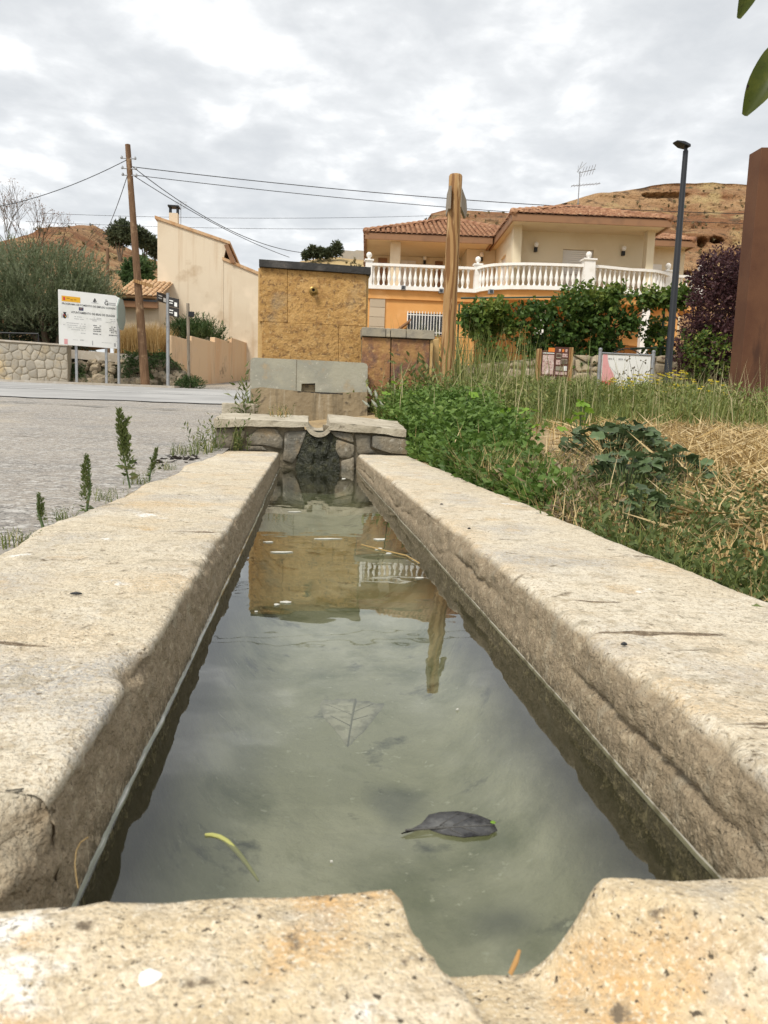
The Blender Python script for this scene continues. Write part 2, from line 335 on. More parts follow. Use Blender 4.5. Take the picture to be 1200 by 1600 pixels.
CORTEN = mat('corten_steel', (.10, .044, .024), [((.13, .06, .031), 1.2, .45, .62, 6), ((.065, .03, .018), 2, .55, .7, 5, 'noise', (2, 2, .5))], bump=[(60, .002, 4)], rough=.75, spec=.25)
HILLM = mat('clay_hill', (.31, .165, .08), [((.41, .25, .125), .05, .46, .58, 7), ((.25, .115, .05), .10, .48, .60, 8, 'noise', (1, 1, 3)), ((.45, .32, .15), .25, .54, .64, 7), ((.14, .085, .045), .6, .57, .65, 6), ((.11, .10, .05), 1.1, .62, .68, 5)], bump=[(.3, 2.2, 8), (1.5, .6, 6)], rough=1)
HILLG = mat('dry_grass_hill', (.42, .31, .15), [((.34, .23, .11), .06, .45, .6, 6), ((.22, .17, .08), .5, .58, .66, 5)], bump=[(.5, .8, 6)], rough=1)
def leafm(name, base, *more, trans=.3, rough=.55): return mat(name, base, rnd=tuple(more), trans=trans, rough=rough, spec=.3)
BARK = mat('bark', (.13, .095, .065), [((.20, .155, .11), 8, .5, .65, 4, 'noise', (4, 4, .6))], bump=[(14, .02, 5, (4, 4, .7))])
OLIVEL = leafm('olive_leaf', (.065, .088, .035), (.16, .195, .10), (.32, .35, .23))
VINEL = leafm('vine_leaf', (.035, .075, .014), (.09, .15, .028), (.22, .26, .05))
PLUML = leafm('plum_leaf', (.05, .022, .026), (.085, .036, .04), (.16, .085, .08))
PINEL = leafm('pine_needles', (.05, .068, .035), (.12, .135, .065))
SHRUBL = leafm('shrub_leaf', (.04, .075, .025), (.08, .13, .04), (.16, .20, .08))
NETTLE = leafm('nettle_leaf', (.055, .11, .018), (.115, .195, .035), (.22, .30, .075))
MALLOW = mat('mallow_leaf', (.075, .115, .045), [((.14, .185, .095), 12, .45, .65, 3)], objrnd=.4, trans=.25, rough=.5)
BRIGHTL = mat('bright_young_leaf', (.20, .34, .04), objrnd=.2, trans=.4, rough=.5)
GRASSM = leafm('meadow_grass', (.085, .125, .03), (.19, .225, .06), (.42, .38, .16))
STRAWM = leafm('dry_straw', (.40, .27, .10), (.56, .41, .19), (.70, .56, .32), trans=.15)
REEDM = leafm('tall_dry_grass', (.36, .22, .075), (.50, .34, .14), (.60, .45, .22), trans=.2)
WEEDM = leafm('amaranth_leaf', (.075, .105, .03), (.13, .17, .05), (.22, .22, .09))
YFLOW = mat('yellow_petal', (.72, .60, .06), trans=.3)
GREYSEED = mat('pale_seed_head', (.42, .44, .36), trans=.2)
HANGL = mat('hanging_leaf', (.06, .08, .010), [((.10, .115, .016), 40, .45, .65, 3), ((.03, .018, .008), 75, .60, .64, 4)], trans=.45, rough=.45)

# ------------------------------------------------------------------ terrain
LY = [-60, 0, 4, 7, 10.5, 14, 18, 25, 28, 35, 50, 90, 400, 1500]
LZ = [-.04, -.035, -.02, .07, .205, .37, .57, .90, 1.12, 1.72, 2.9, 5, 8, 8]
RY = [-60, 0, 3, 5, 7, 9, 12, 16, 20, 25, 50, 90, 400, 1500]
RZ = [-.13, -.13, -.05, .08, .22, .38, .62, .98, 1.5, 1.9, 3.2, 5, 8, 8]
def terr(x, y):
    w = sstep(-.8, .9, np.asarray(x)-np.maximum(np.asarray(y)-9, 0)*.06)
    z = np.interp(y, LY, LZ)*(1-w)+np.interp(y, RY, RZ)*w
    cut = -.02+np.maximum(np.asarray(x)-.68, 0)*.7+np.maximum(np.asarray(y)-4.9, 0)*3      # the bank is cut back beside the trough
    return np.where((np.asarray(x) > 0) & (np.asarray(y) < 6), np.minimum(z, cut), z)
def terr1(x, y): return float(terr(np.array([x]), np.array([y]))[0])
def axis(*seg):
    a = []
    for s0, s1, d in seg: a += list(np.arange(s0, s1-1e-9, d))
    return np.array(a+[seg[-1][1]])
gx = axis((-1500, -300, 300), (-300, -60, 40), (-60, -12, 4), (-12, -.5, .23), (-.5, .62, .14), (.62, 9, .15), (9, 25, 1), (25, 60, 5), (60, 300, 40), (300, 1500, 300))
gy = axis((-400, -40, 60), (-40, -4, 4), (-4, -.3, .37), (-.3, 5.1, .15), (5.1, 22, .2), (22, 60, 1.5), (60, 200, 10), (200, 1500, 100))
X, Y = np.meshgrid(gx, gy, indexing='ij'); Z = terr(X, Y)
nb = fbm(np.stack([X*1.3, Y*1.3, X*0], -1), 4)
Z = Z+np.where(X > .7, nb*.05*np.clip((X-.7)/1.0, 0, 1), 0)
Z = Z-np.where(X < -.55, .06*(1-sstep(46, 50, Y)), 0)                   # the asphalt lies on it
xc = (X[:-1, :-1]+X[1:, 1:])/2; yc = (Y[:-1, :-1]+Y[1:, 1:])/2
keep = ~((xc > -.5) & (xc < .62) & (yc > -.3) & (yc < 4.75))
me = npmesh('ground', np.stack([X, Y, Z], -1).reshape(-1, 3), gridfaces(len(gx), len(gy), keep), True)
ground = link('ground', me, SOIL); ground['kind'] = 'structure'

def sheet(name, gx, gy, matl, lift, rag=0.0, amp=.004, clipx=None):
    X, Y = np.meshgrid(gx, gy, indexing='ij')
    X = X.copy(); Y = Y.copy()
    if rag:
        Y[:, 0] += rag*fbm(np.stack([X[:, 0]*1.5, X[:, 0]*0+3, X[:, 0]*0], -1), 4)
        X[-1, :] += rag*.15*fbm(np.stack([Y[-1, :]*3, Y[-1, :]*0+9, Y[-1, :]*0], -1), 4)
    Z = terr(X, Y)+lift+amp*fbm(np.stack([X*2, Y*2, X*0], -1), 4)
    o = link(name, npmesh(name, np.stack([X, Y, Z], -1).reshape(-1, 3), gridfaces(len(gx), len(gy)), True), matl)
    o['kind'] = 'structure'; return o
sheet('asphalt', axis((-60, -12, 4), (-12, -.46, .2)), axis((-20, -2, 2), (-2, 14, .2), (14, 49, 1)), ASPH, .006, amp=.012)
sheet('road', axis((-60, -12, 3), (-12, -.5, .25)), axis((13.3, 23.9, .3),), ROADM, .022, rag=.5, amp=.006)
sheet('painted_line', axis((-60, -12, 3), (-12, -1.4, .3)), axis((17.55, 17.68, .04),), LINE, .031, amp=.006)
sheet('painted_line', axis((-60, -12, 3), (-12, -.9, .3)), axis((22.9, 23.02, .04),), LINE, .031, amp=.006)
pv = MB()
xs = np.arange(-40, -4.4, 1.2)
for x0 in xs:
    x1 = x0+1.196
    zz0, zz1 = terr1(x0, 23.9), terr1(x0, 25.4)
    pv.hexa([(x0, 23.95, zz0-.1), (x1, 23.95, zz0-.1), (x1, 25.6, zz1-.1), (x0, 25.6, zz1-.1)],
            [(x0, 23.95, zz0+.09), (x1, 23.95, zz0+.09), (x1, 25.6, zz1+.05), (x0, 25.6, zz1+.05)])
o = pv.build('pavement', PAVE); o['kind'] = 'structure'
# seam of the old patch in the asphalt, open and crumbling
def seam(name, pts, w, matl):
    v = []; f = []
    P = []
    for a, b in zip(pts[:-1], pts[1:]):
        n = max(2, int((Vector(b)-Vector(a)).length/.06))
        P += [Vector(a).lerp(Vector(b), i/n) for i in range(n)]
    for i, p in enumerate(P):
        j = fbm(np.array([[i*.21, 1.7, 4.2]]), 3)[0]; k = abs(fbm(np.array([[i*.33, 7.7, 1.2]]), 3)[0])
        ww = w*(.25+2.0*k); yy = p.y+j*.16
        for s in (-1, 1):
            x_, y_ = p.x, yy+s*ww/2
            v.append((x_, y_, terr1(x_, y_)+.024))
        if i: f.append((2*i-2, 2*i-1, 2*i+1, 2*i))
    return link(name, pymesh(name, v, f), matl)
CRACKM = mat('open_seam_dirt', (.06, .055, .048), [((.16, .14, .11), 9, .5, .62, 4)], bump=[(30, .01, 4)])
o = seam('asphalt_seam', [(-6.5, 8.6), (-4.2, 8.0), (-2.6, 8.3)], .035, CRACKM); o['kind'] = 'structure'
o = seam('asphalt_seam', [(-3.6, 5.6), (-2.4, 5.1), (-1.5, 5.3), (-.9, 4.9)], .018, CRACKM); o['kind'] = 'structure'
o = seam('asphalt_seam', [(-7.5, 11.6), (-4.5, 11.2), (-2.2, 10.7), (-.7, 10.4)], .10, CRACKM); o['kind'] = 'structure'

# ------------------------------------------------------------------ hills
def hill(name, prof, Yb, Yt, zb, matl, caves=(), seed=0, nu=220, nv=70, rough=1.0, steep=1.6, label=None):
    """prof: skyline (u, v) at the distance Yt; the face climbs from Yb to it; caves: (u, v, ru, rv, depth)"""
    us = np.linspace(prof[0][0], prof[-1][0], nu); vs = np.interp(us, [p[0] for p in prof], [p[1] for p in prof])
    V = np.zeros((nu, nv+8, 3)); t = np.linspace(0, 1, nv)
    for i, (u, v) in enumerate(zip(us, vs)):
        tp = at(u, v, Yt); 
        tt = t**(1/steep)
        yy = Yb+(Yt-Yb)*t; zz_ = zb+(tp.z-zb)*tt
        V[i, :nv, 0] = tp.x*(.75+.25*yy/Yt); V[i, :nv, 1] = yy; V[i, :nv, 2] = zz_
        for k in range(8):
            V[i, nv+k] = (tp.x, Yt+(k+1)*9, tp.z-.02*(k+1)**2.4)
    P = V.copy()
    d = fbm(P*.055+seed, 5)*4.5+fbm(P*np.array([.12, .12, .5])+seed+5, 5)*1.6
    fade = np.ones(nv+8); fade[:nv] = np.sin(np.clip(t, 0, 1)*math.pi)**.5*.9+.1
    d = d+fbm(P*np.array([.3, .3, 1.1])+seed+2, 4)*.9
    V[..., 1] += d*fade*rough
    V[..., 2] += fbm(P*.2+seed+9, 4)*.5*rough*np.where(np.arange(nv+8) >= nv-3, .8, .4)
    M3 = np.array([rt, up, fwd]); D = V-np.array([0, 0, CAMZ]); q = D @ M3.T
    uu = CX+FPX*q[..., 0]/q[..., 2]; vv = CY-FPX*q[..., 1]/q[..., 2]
    for cu, cv, ru, rv, dep in caves:
        r_ = (np.abs((uu-cu)/ru)**3+np.abs((vv-cv)/rv)**3)**(1/3)+.35*fbm(V*.5+3, 3)
        V[..., 1] += np.where(V[..., 1] < Yt+5, dep*(1-sstep(.75, 1.05, r_)), 0)
    o = link(name, npmesh(name, V.reshape(-1, 3), gridfaces(nu, nv+8), True), matl); o['kind'] = 'structure'
    HILLPTS.append(V[:, nv//4:nv-7].reshape(-1, 3)); return o
HILLPTS = []
hill('hill', [(560, 425), (640, 395), (668, 372), (674, 331), (700, 324), (800, 331), (880, 318), (930, 303), (990, 293), (1060, 286), (1170, 288), (1260, 296), (1400, 330), (1600, 380)],
     52, 74, 5, HILLM, [(1097, 379, 6.5, 8, 4), (1119, 375, 9, 5, 4), (1100, 404, 4, 4, 3), (1074, 428, 10, 6, 4), (1035, 305, 40, 5, 1.1), (884, 321, 5, 4, 3)], 1, 420, 110)
hill('hill', [(-500, 440), (-200, 410), (-60, 385), (20, 378), (60, 383), (84, 374), (104, 356), (128, 353), (150, 354), (166, 366), (190, 385), (225, 402), (260, 416), (330, 440), (420, 470)],
     50, 82, 4, HILLM, [], 14, 300, 100, 1.15)
hill('hill', [(380, 450), (440, 425), (470, 408), (500, 403), (530, 401), (575, 404), (640, 412), (760, 440)], 75, 105, 6, HILLG, [], 31, 160, 60, .6)

# ------------------------------------------------------------------ trough
trough = thing('water_trough', (.08, 2.5, -.35), 'long weathered concrete water trough full of still greenish water', 'trough')
WZ = -.095
def densify(pr, step):
    o = []
    for a, b in zip(pr[:-1], pr[1:]):
        n = max(1, int(round(math.dist(a, b)/step)))
        o += [(a[0]+(b[0]-a[0])*i/n, a[1]+(b[1]-a[1])*i/n) for i in range(n)]
    return np.array(o+[pr[-1]])
def coping(name, pr, ar, inward, y0, y1, seed, groove=None, outer=0.0, breakend=None):
    pr = densify(pr, .0042); n = len(pr); ny = 420
    ys = y0*(y1/y0)**np.linspace(0, 1, ny)
    P = np.zeros((ny, n, 3)); P[..., 0] = pr[:, 0]; P[..., 2] = pr[:, 1]; P[..., 1] = ys[:, None]
    Q = P.copy()
    dist = np.hypot(pr[:, 0]-ar[0], pr[:, 1]-ar[1])
    topw = (pr[:, 1] > -.012); inn = ~topw & (np.abs(pr[:, 0]-ar[0]) < .04); outr = ~topw & ~inn
    P[..., 2] += np.where(topw, fbm(Q*[4, 4, 4]+seed, 4)*.004+fbm(Q*[30, 30, 30]+seed, 4)*.0022, 0)
    lowf = fbm(np.stack([ys*3, ys*0+seed, ys*0], -1), 3)*.004
    calm = 1-.75*np.exp(-((pr[:, 1]-WZ)/.022)**2)
    P[..., 0] += np.where(inn, lowf[:, None]+inward*calm*(fbm(Q*[22, 22, 30]+seed, 4)*.006+fbm(Q*[85, 85, 85]+seed, 4)*.006), 0)
    P[..., 0] += np.where(outr, (fbm(Q*[1, 3.2, 1]+seed+3, 4)*.05)*(1 if outer else .5), 0)
    ow = np.exp(-np.abs(pr[:, 0]-pr[0, 0])/.03)*topw
    P[..., 0] += ow*(fbm(Q*[0, 3.2, 0]+seed+3, 4)*.05)*(1 if outer else .5)
    # worn arris: bites out of the edge
    ch = fbm(np.stack([ys*0+seed, ys*7, ys*0], -1), 4); ch2 = fbm(np.stack([ys*0+seed+4, ys*19, ys*0], -1), 3)
    bite = np.clip(ch-.18, 0, 1)*.020*(1 if inward > 0 else .5)+np.clip(ch2-.10, 0, 1)*.022
    wgt = np.exp(-(dist/.016)**2)
    P[..., 0] -= inward*bite[:, None]*wgt*.8; P[..., 2] -= bite[:, None]*wgt*.55
    if groove:
        gz = groove+fbm(np.stack([ys*0+seed+8, ys*4.5, ys*0], -1), 5)*.034
        g = np.exp(-((P[..., 2]-gz[:, None])/.0036)**2)*inn*sstep(-.2, .2, fbm(np.stack([ys*0+2, ys*3, ys*0+seed], -1), 3))[:, None]
        P[..., 0] -= inward*g*.009
        P[..., 0] += inward*(inn*sstep(.002, .012, gz[:, None]-P[..., 2]))*.0012
    if breakend:
        k = np.clip(1-(ys-y0)/breakend, 0, 1)[:, None]; ww = np.clip(1-dist/.085, 0, 1)
        nz = .6+.8*np.abs(fbm(Q*[40, 40, 40]+seed, 3))
        P[..., 2] -= k**.8*ww*.055*nz*topw; P[..., 0] -= inward*k*ww*.03*nz*inn
        P[..., 1] += np.where(ys[:, None] < y0*1.15, np.abs(fbm(Q*[16, 0, 16]+seed, 3))*.03, 0)
    f = gridfaces(ny, n); v = P.reshape(-1, 3)
    me = npmesh(name, v, f, True)
    bm = bmesh.new(); bm.from_mesh(me); bm.verts.ensure_lookup_table()
    bm.faces.new([bm.verts[i] for i in range(n)]); bm.faces.new([bm.verts[(ny-1)*n+i] for i in range(n-1, -1, -1)])
    bmesh.ops.recalc_face_normals(bm, faces=bm.faces); bm.to_mesh(me); bm.free()
    return link(name, me, CONC, trough)
coping('coping', [(-.515, -.15), (-.512, -.022), (-.50, -.004), (-.485, 0), (-.160, 0), (-.1555, -.002), (-.153, -.006), (-.148, -.095), (-.143, -.22)], (-.155, -.004), 1, .405, 4.66, 11, None, 1, .05)
coping('coping', [(.655, -.15), (.652, -.02), (.645, -.004), (.63, 0), (.345, 0), (.335, -.0025), (.3285, -.008), (.325, -.019), (.323, -.05), (.319, -.095), (.312, -.22)], (.330, -.009), -1, .33, 4.70, 25, -.062)
# near end slab with the overflow notch
nx, ny = 300, 130
sx_ = np.linspace(-.62, .72, nx); ty = np.linspace(0, 1, ny)
back = .350+fbm(np.stack([sx_*14, sx_*0+2, sx_*0], -1), 4)*.006+.004*sstep(.1, .3, sx_)
X = np.repeat(sx_[:, None], ny, 1); Y = -.28+(back[:, None]+.28)*ty[None, :]**.55
Z = .006+fbm(np.stack([X*6, Y*6, X*0+4], -1), 4)*.003+fbm(np.stack([X*34, Y*34, X*0+9], -1), 4)*.0024
near_ = sstep(.35, .22, Y); wn_ = fbm(np.stack([X*0+3, Y*22, X*0], -1), 3)*.006
xl_ = .046+.045*np.clip((.35-Y)/.16, 0, 1)+wn_; xr_ = .156+.30*np.clip((.345-Y)/.14, 0, 1)**1.3
sh = sstep(0, .018, X-xl_)*(1-np.clip((X-xr_+.036+.10*near_)/(.038+.14*near_), 0, 1)**1.6)
sh = np.clip(sh+fbm(np.stack([X*40, Y*25, X*0], -1), 3)*.06*(sh > .02)*(sh < .98), 0, 1.05)
Z = Z-sh*.050*(1-.45*near_)
edge = np.exp(-((back[:, None]-Y)/.012)**2)
Z -= edge*.004*(1+.8*fbm(np.stack([X*18, Y*0, X*0+1], -1), 3))
v = np.stack([X, Y, Z], -1); sk = v[:, -1:, :].copy(); sk2 = sk.copy(); sk[..., 1] += .002; sk[..., 2] -= .012; sk2[..., 2] = -.14
sk2[..., 1] -= .012+.01*fbm(np.stack([sx_*14, sx_*0, sx_*0], -1), 3)[:, None]
v = np.concatenate([v, sk, sk2], 1)
link('front_slab', npmesh('front_slab', v.reshape(-1, 3), gridfaces(nx, ny+2), True), SLABM, trough)
mb = MB(); mb.box((.08, .20, -.24), (1.2, .27, .235)); mb.build('end_wall', INNER, trough)
fx, fy = np.linspace(-.16, .335, 42), np.linspace(.3, 4.75, 200); X, Y = np.meshgrid(fx, fy, indexing='ij')
Z = -.25+fbm(np.stack([X*7, Y*4, X*0], -1), 5)*.02+.135*np.clip(np.abs(X-.086)/.235, 0, 1.02)**5
link('silted_floor', npmesh('silted_floor', np.stack([X, Y, Z], -1).reshape(-1, 3), gridfaces(42, 200), True), BOTTOM, trough)

# water: a clear, slightly green sheet, climbing a few millimetres up the walls
wm = bpy.data.materials.new('still_water'); wm.use_nodes = True; t = wm.node_tree; t.nodes.clear()
o_ = t.nodes.new('ShaderNodeOutputMaterial'); gl = t.nodes.new('ShaderNodeBsdfGlossy'); gl.inputs['Roughness'].default_value = .012; gl.inputs['Color'].default_value = (.96, .98, .98, 1)
tr = t.nodes.new('ShaderNodeBsdfTransparent'); tr.inputs[0].default_value = (.87, .88, .77, 1)
df = t.nodes.new('ShaderNodeBsdfDiffuse'); df.inputs[0].default_value = (.22, .24, .16, 1)
m0 = t.nodes.new('ShaderNodeMixShader'); m0.inputs[0].default_value = .05; t.links.new(tr.outputs[0], m0.inputs[1]); t.links.new(df.outputs[0], m0.inputs[2])
fr = t.nodes.new('ShaderNodeFresnel'); fr.inputs[0].default_value = 1.6; ms = t.nodes.new('ShaderNodeMixShader')
bn = t.nodes.new('ShaderNodeBump'); bn.inputs['Distance'].default_value = .0016; nz = t.nodes.new('ShaderNodeTexNoise'); nz.inputs['Scale'].default_value = 9; nz.inputs['Detail'].default_value = 2
tcw = t.nodes.new('ShaderNodeTexCoord'); t.links.new(tcw.outputs['Object'], nz.inputs['Vector']); t.links.new(nz.outputs['Fac'], bn.inputs['Height']); bn.inputs['Strength'].default_value = .35
t.links.new(bn.outputs[0], gl.inputs['Normal']); t.links.new(bn.outputs[0], fr.inputs['Normal'])
t.links.new(fr.outputs[0], ms.inputs[0]); t.links.new(m0.outputs[0], ms.inputs[1]); t.links.new(gl.outputs[0], ms.inputs[2]); t.links.new(ms.outputs[0], o_.inputs[0])
wx = np.array([-.157, -.1475, -.1465, -.145, -.142, -.05, .08, .2, .310, .314, .3165, .319, .33]); wz = np.array([.003, .0018, .0008, .0002, 0, 0, 0, 0, 0, .0002, .0008, .0018, .003])
wy = np.linspace(.335, 4.75, 220); X, Y = np.meshgrid(wx, wy, indexing='ij')
wob = np.where(X < .08, fbm(np.stack([Y*3, Y*0+11, X*0], -1), 3), fbm(np.stack([Y*3, Y*0+25, X*0], -1), 3))*.004
X = X+wob*np.where((np.abs(X-.08) > .2), 1, 0)
water = link('water', npmesh('water', np.stack([X, Y, WZ+wz[:, None]+0*Y], -1).reshape(-1, 3), gridfaces(len(wx), len(wy)), True), wm); water['kind'] = 'structure'
# pale ribbon at the water's edge, painting in the meniscus' sky glint
GLINT = mat('waterline_glint', (.56, .55, .50), [((.42, .40, .34), 30, .5, .65, 4)], bump=[(80, .002, 3)])
GLINT_DIM = mat('waterline_glint_dim', (.30, .28, .23), [((.16, .14, .10), 40, .5, .62, 4)])
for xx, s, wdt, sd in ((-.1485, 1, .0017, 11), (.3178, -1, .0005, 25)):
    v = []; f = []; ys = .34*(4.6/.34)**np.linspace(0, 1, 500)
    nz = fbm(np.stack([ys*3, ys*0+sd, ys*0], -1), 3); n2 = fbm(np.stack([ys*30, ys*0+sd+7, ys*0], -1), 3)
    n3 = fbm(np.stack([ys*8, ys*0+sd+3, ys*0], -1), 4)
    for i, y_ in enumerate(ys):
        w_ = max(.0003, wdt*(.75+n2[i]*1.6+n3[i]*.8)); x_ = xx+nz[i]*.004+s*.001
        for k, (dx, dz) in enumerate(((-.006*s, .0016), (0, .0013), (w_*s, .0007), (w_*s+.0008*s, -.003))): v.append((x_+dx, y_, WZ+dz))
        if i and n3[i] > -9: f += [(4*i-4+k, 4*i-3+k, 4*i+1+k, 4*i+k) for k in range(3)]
    link('waterline_glint', pymesh('waterline_glint', v, f, True), GLINT if s > 0 else GLINT_DIM, trough)

# ------------------------------------------------------------------ stone pieces
def stone_mesh(name, poly, nrm, depth, bulge=.01, seed=0, inset=.008, back=.03, rounds=2, cut=.2):
    """poly: 3-D outline on the wall face; a chamfered, slightly uneven stone standing proud along nrm"""
    P = [Vector(p) for p in poly]; nrm = Vector(nrm).normalized()
    for _ in range(rounds):                                   # knock the corners off
        q = []
        for a, b in zip(P, P[1:]+P[:1]): q += [a.lerp(b, cut), a.lerp(b, 1-cut)]
        P = q
        if _ == 0 and len(P) > 16: break
    c = sum(P, Vector())/len(P); n = len(P); v = []; rr = random.Random(seed)
    tilt = Vector((rr.uniform(-1, 1), rr.uniform(-1, 1), rr.uniform(-1, 1)))*.12
    def jit(p, s): 
        k = fbm(np.array([[p.x*14+seed, p.y*14, p.z*14]]), 3)[0]; return s*k
    size = max((p-c).length for p in P)
    rings = ((1.0, -back), (1.0, depth*.55), (1-inset/size*.6, depth*.9), (1-inset/size*2, depth+bulge*.5), (.55, depth+bulge), )
    for sc, h in rings:
        for p in P:
            q = c+(p-c)*sc; h2 = h+(jit(q, bulge*1.4)+(q-c).dot(tilt)*.5 if h > 0 else 0); v.append(q+nrm*h2)
    v.append(c+nrm*(depth+bulge*(1+.5*rr.uniform(-1, 1)))); f = []
    for r_ in range(len(rings)-1):
        for j in range(n): f.append((r_*n+j, r_*n+(j+1) % n, (r_+1)*n+(j+1) % n, (r_+1)*n+j))
    b = (len(rings)-1)*n; f += [(b+j, b+(j+1) % n, len(v)-1) for j in range(n)]
    m_ = MB(); m_.add(v, f); return m_.mesh(name, angle=42)

# ------------------------------------------------------------------ weir wall at the far end of the trough
WY = 4.70
weir = thing('weir_wall', (.07, 4.9, -.3), 'low rubble stone wall with concrete coping and mossy overflow notch closing the trough', 'wall')
def z3(pts, Y, s=3., ou=300., ov=640.): return [at(ou+x/s, ov+y/s, Y) for x, y in pts]
bl = z3([(108, 70), (560, 85), (640, 90), (1000, 110), (1008, 215), (760, 300), (420, 300), (110, 195)], WY+.03)
m_ = MB(); zb = -.4
c0, c1 = bl[0], bl[3]
m_.prism([(c0.x, WY+.03, zb), (c1.x, WY+.03, zb), (c1.x, WY+.03, c1.z), (.12, WY+.03, .17), (.115, WY+.03, .135), (.0, WY+.03, .13), (-.01, WY+.03, .17), (c0.x, WY+.03, c0.z)], (0, .42, 0))
m_.build('mortar_core', WEIRMO, weir)
for k, pl in enumerate([
    [(106, 88), (203, 86), (206, 150), (200, 184), (110, 186)],
    [(250, 135), (318, 84), (395, 88), (428, 138), (424, 188), (340, 166), (262, 165)],
    [(236, 168), (330, 170), (352, 192), (236, 194)],
    [(432, 104), (540, 98), (522, 150), (500, 205), (470, 255), (424, 236), (432, 180)],
    [(674, 136), (762, 166), (760, 212), (742, 232), (692, 226), (670, 192)],
    [(640, 98), (752, 112), (758, 156), (672, 128)],
    [(760, 112), (838, 118), (836, 180), (858, 204), (776, 212), (768, 158)],
    [(843, 118), (1004, 136), (1013, 211), (930, 205), (841, 176)],
    [(208, 92), (252, 96), (240, 150), (212, 188)],
    [(700, 240), (760, 220), (762, 290), (700, 292)]]):
    link('stone', stone_mesh('stone', z3(pl, WY+.03), (0, -1, 0), .018 if k != 7 else .04, .007, k+3, inset=.005, back=.06, rounds=1, cut=.09), WEIRST, weir)
def capstone(poly, t, Yf, Yb, lift, name='coping_slab'):
    fr_ = z3(poly, Yf); m_ = MB(); 
    n = len(poly)//2
    tops, bots = fr_[:n], fr_[n:][::-1]
    bt = [Vector((p.x, Yb, p.z+lift)) for p in tops]; bb = [Vector((p.x, Yb, p.z+lift)) for p in bots]
    for i in range(n-1): m_.hexa([bots[i], bots[i+1], bb[i+1], bb[i]], [tops[i], tops[i+1], bt[i+1], bt[i]])
    me_ = m_.mesh(name); bm = bmesh.new(); bm.from_mesh(me_); bmesh.ops.remove_doubles(bm, verts=bm.verts, dist=1e-5)
    seen = {}
    for f in list(bm.faces):                       # drop inner walls between the segments
        k = tuple(sorted(v.index for v in f.verts)); seen.setdefault(k, []).append(f)
    for k, l in seen.items():
        if len(l) > 1: bmesh.ops.delete(bm, geom=l, context='FACES_ONLY')
    bmesh.ops.subdivide_edges(bm, edges=bm.edges, cuts=5, use_grid_fill=True)
    bm.normal_update()
    for v in bm.verts: v.co += v.normal*float(fbm(np.array([[v.co.x*18, v.co.y*18, v.co.z*18]]), 4)[0])*.009
    bm.to_mesh(me_); bm.free(); me_.polygons.foreach_set('use_smooth', [True]*len(me_.polygons)); me_.set_sharp_from_angle(angle=R(40))
    return link(name, me_, WCAP, weir)
capstone([(103, 42), (250, 46), (400, 52), (500, 56), (546, 58), (560, 76), (575, 96), (590, 102), (585, 116), (562, 108), (540, 86), (490, 82), (400, 80), (250, 80), (104, 86), (104, 86)][:0] or
         [(103, 42), (250, 46), (400, 53), (545, 58), (548, 84), (400, 80), (250, 80), (104, 86)], 0, WY-.02, WY+.46, .035)
capstone([(645, 60), (760, 70), (880, 82), (1003, 96), (1002, 130), (880, 114), (760, 104), (640, 96)], 0, WY-.02, WY+.44, .05)
# half round overflow lip between the slabs
prof_ = []
for i in range(15):
    w_ = math.pi*i/14; prof_.append((.0+(-math.cos(w_)), -math.sin(w_)))
pa = at(300+546/3, 640+60/3, WY-.01); pb = at(300+645/3, 640+62/3, WY-.01); cxm = (pa+pb)/2; rx = (pb.x-pa.x)/2; rz = .062
outer = [Vector((cxm.x+x*rx*1.02, WY-.015, cxm.z+z*rz)) for x, z in prof_]; inner = [Vector((cxm.x+x*(rx+.02), WY-.015, cxm.z-.004+z*(rz+.024))) for x, z in prof_]
m_ = MB(); m_.prism(outer+inner[::-1], (0, .45, .02)); o = m_.build('overflow_lip', WCAP, weir, angle=40)
# moss hanging under the lip
v = []; n1 = []
mu, mv = np.meshgrid(np.linspace(0, 1, 46), np.linspace(0, 1, 40), indexing='ij')
xx = np.where(True, 300+(520-40*mv+(160+55*mv)*mu)/3, 0); yy = 640+(98+195*mv)/3
P = np.array([[at(a, b, WY+.02) for a, b in zip(r1, r2)] for r1, r2 in zip(xx, yy)])
bl_ = (np.sin(mu*math.pi)**.7)*(.006+.018*mv)+fbm(P*[30, 1, 24], 5)*.030*(np.sin(mu*math.pi))
P[..., 1] -= bl_+.004
link('moss', npmesh('moss', P.reshape(-1, 3), gridfaces(46, 40), True), MOSS, weir, kind='stuff')

# ------------------------------------------------------------------ fountain
fz = terr1(0, 8)-.1
fount = thing('fountain', (.07, 7.9, fz), 'tall ochre slate fountain wall with brass spout above a grey rendered basin', 'fountain')
def q3(pts, Y): return z3(pts, Y, 3.636, 370., 380.)
BY, FY = 7.42, 8.0
# basin front with its overflow slot
fp = q3([(78, 668), (84, 655), (100, 650), (330, 660), (560, 671), (720, 680), (738, 686), (744, 700), (742, 850), (740, 1010), (738, 1070), (72, 1070), (76, 860), (76, 750)], BY)
slot = q3([(368, 798), (445, 796), (446, 846), (366, 846)], BY)
m_ = MB(); m_.prism(fp, (0, .14, 0), [slot]); m_.build('basin_front', BASINU, fount, bevel=.012)
lo = q3([(80, 828), (140, 818), (330, 838), (520, 850), (600, 848), (742, 846), (740, 1070), (74, 1070)], BY-.012)
m_ = MB(); sc_ = sum(slot, Vector())/4; m_.box(sc_+Vector((0, .085, -.02)), (.14, .08, .10)); m_.build('slot_back', BASINL, fount)
slot2 = q3([(368, 844), (446, 846), (446, 850), (368, 850)], BY-.012)
m_ = MB(); m_.prism(lo, (0, .010, 0)); ob = m_.build('worn_render_patch', BASINL, fount)
o = MB(); a_, b_ = q3([(345, 840), (602, 852)], BY-.02); 
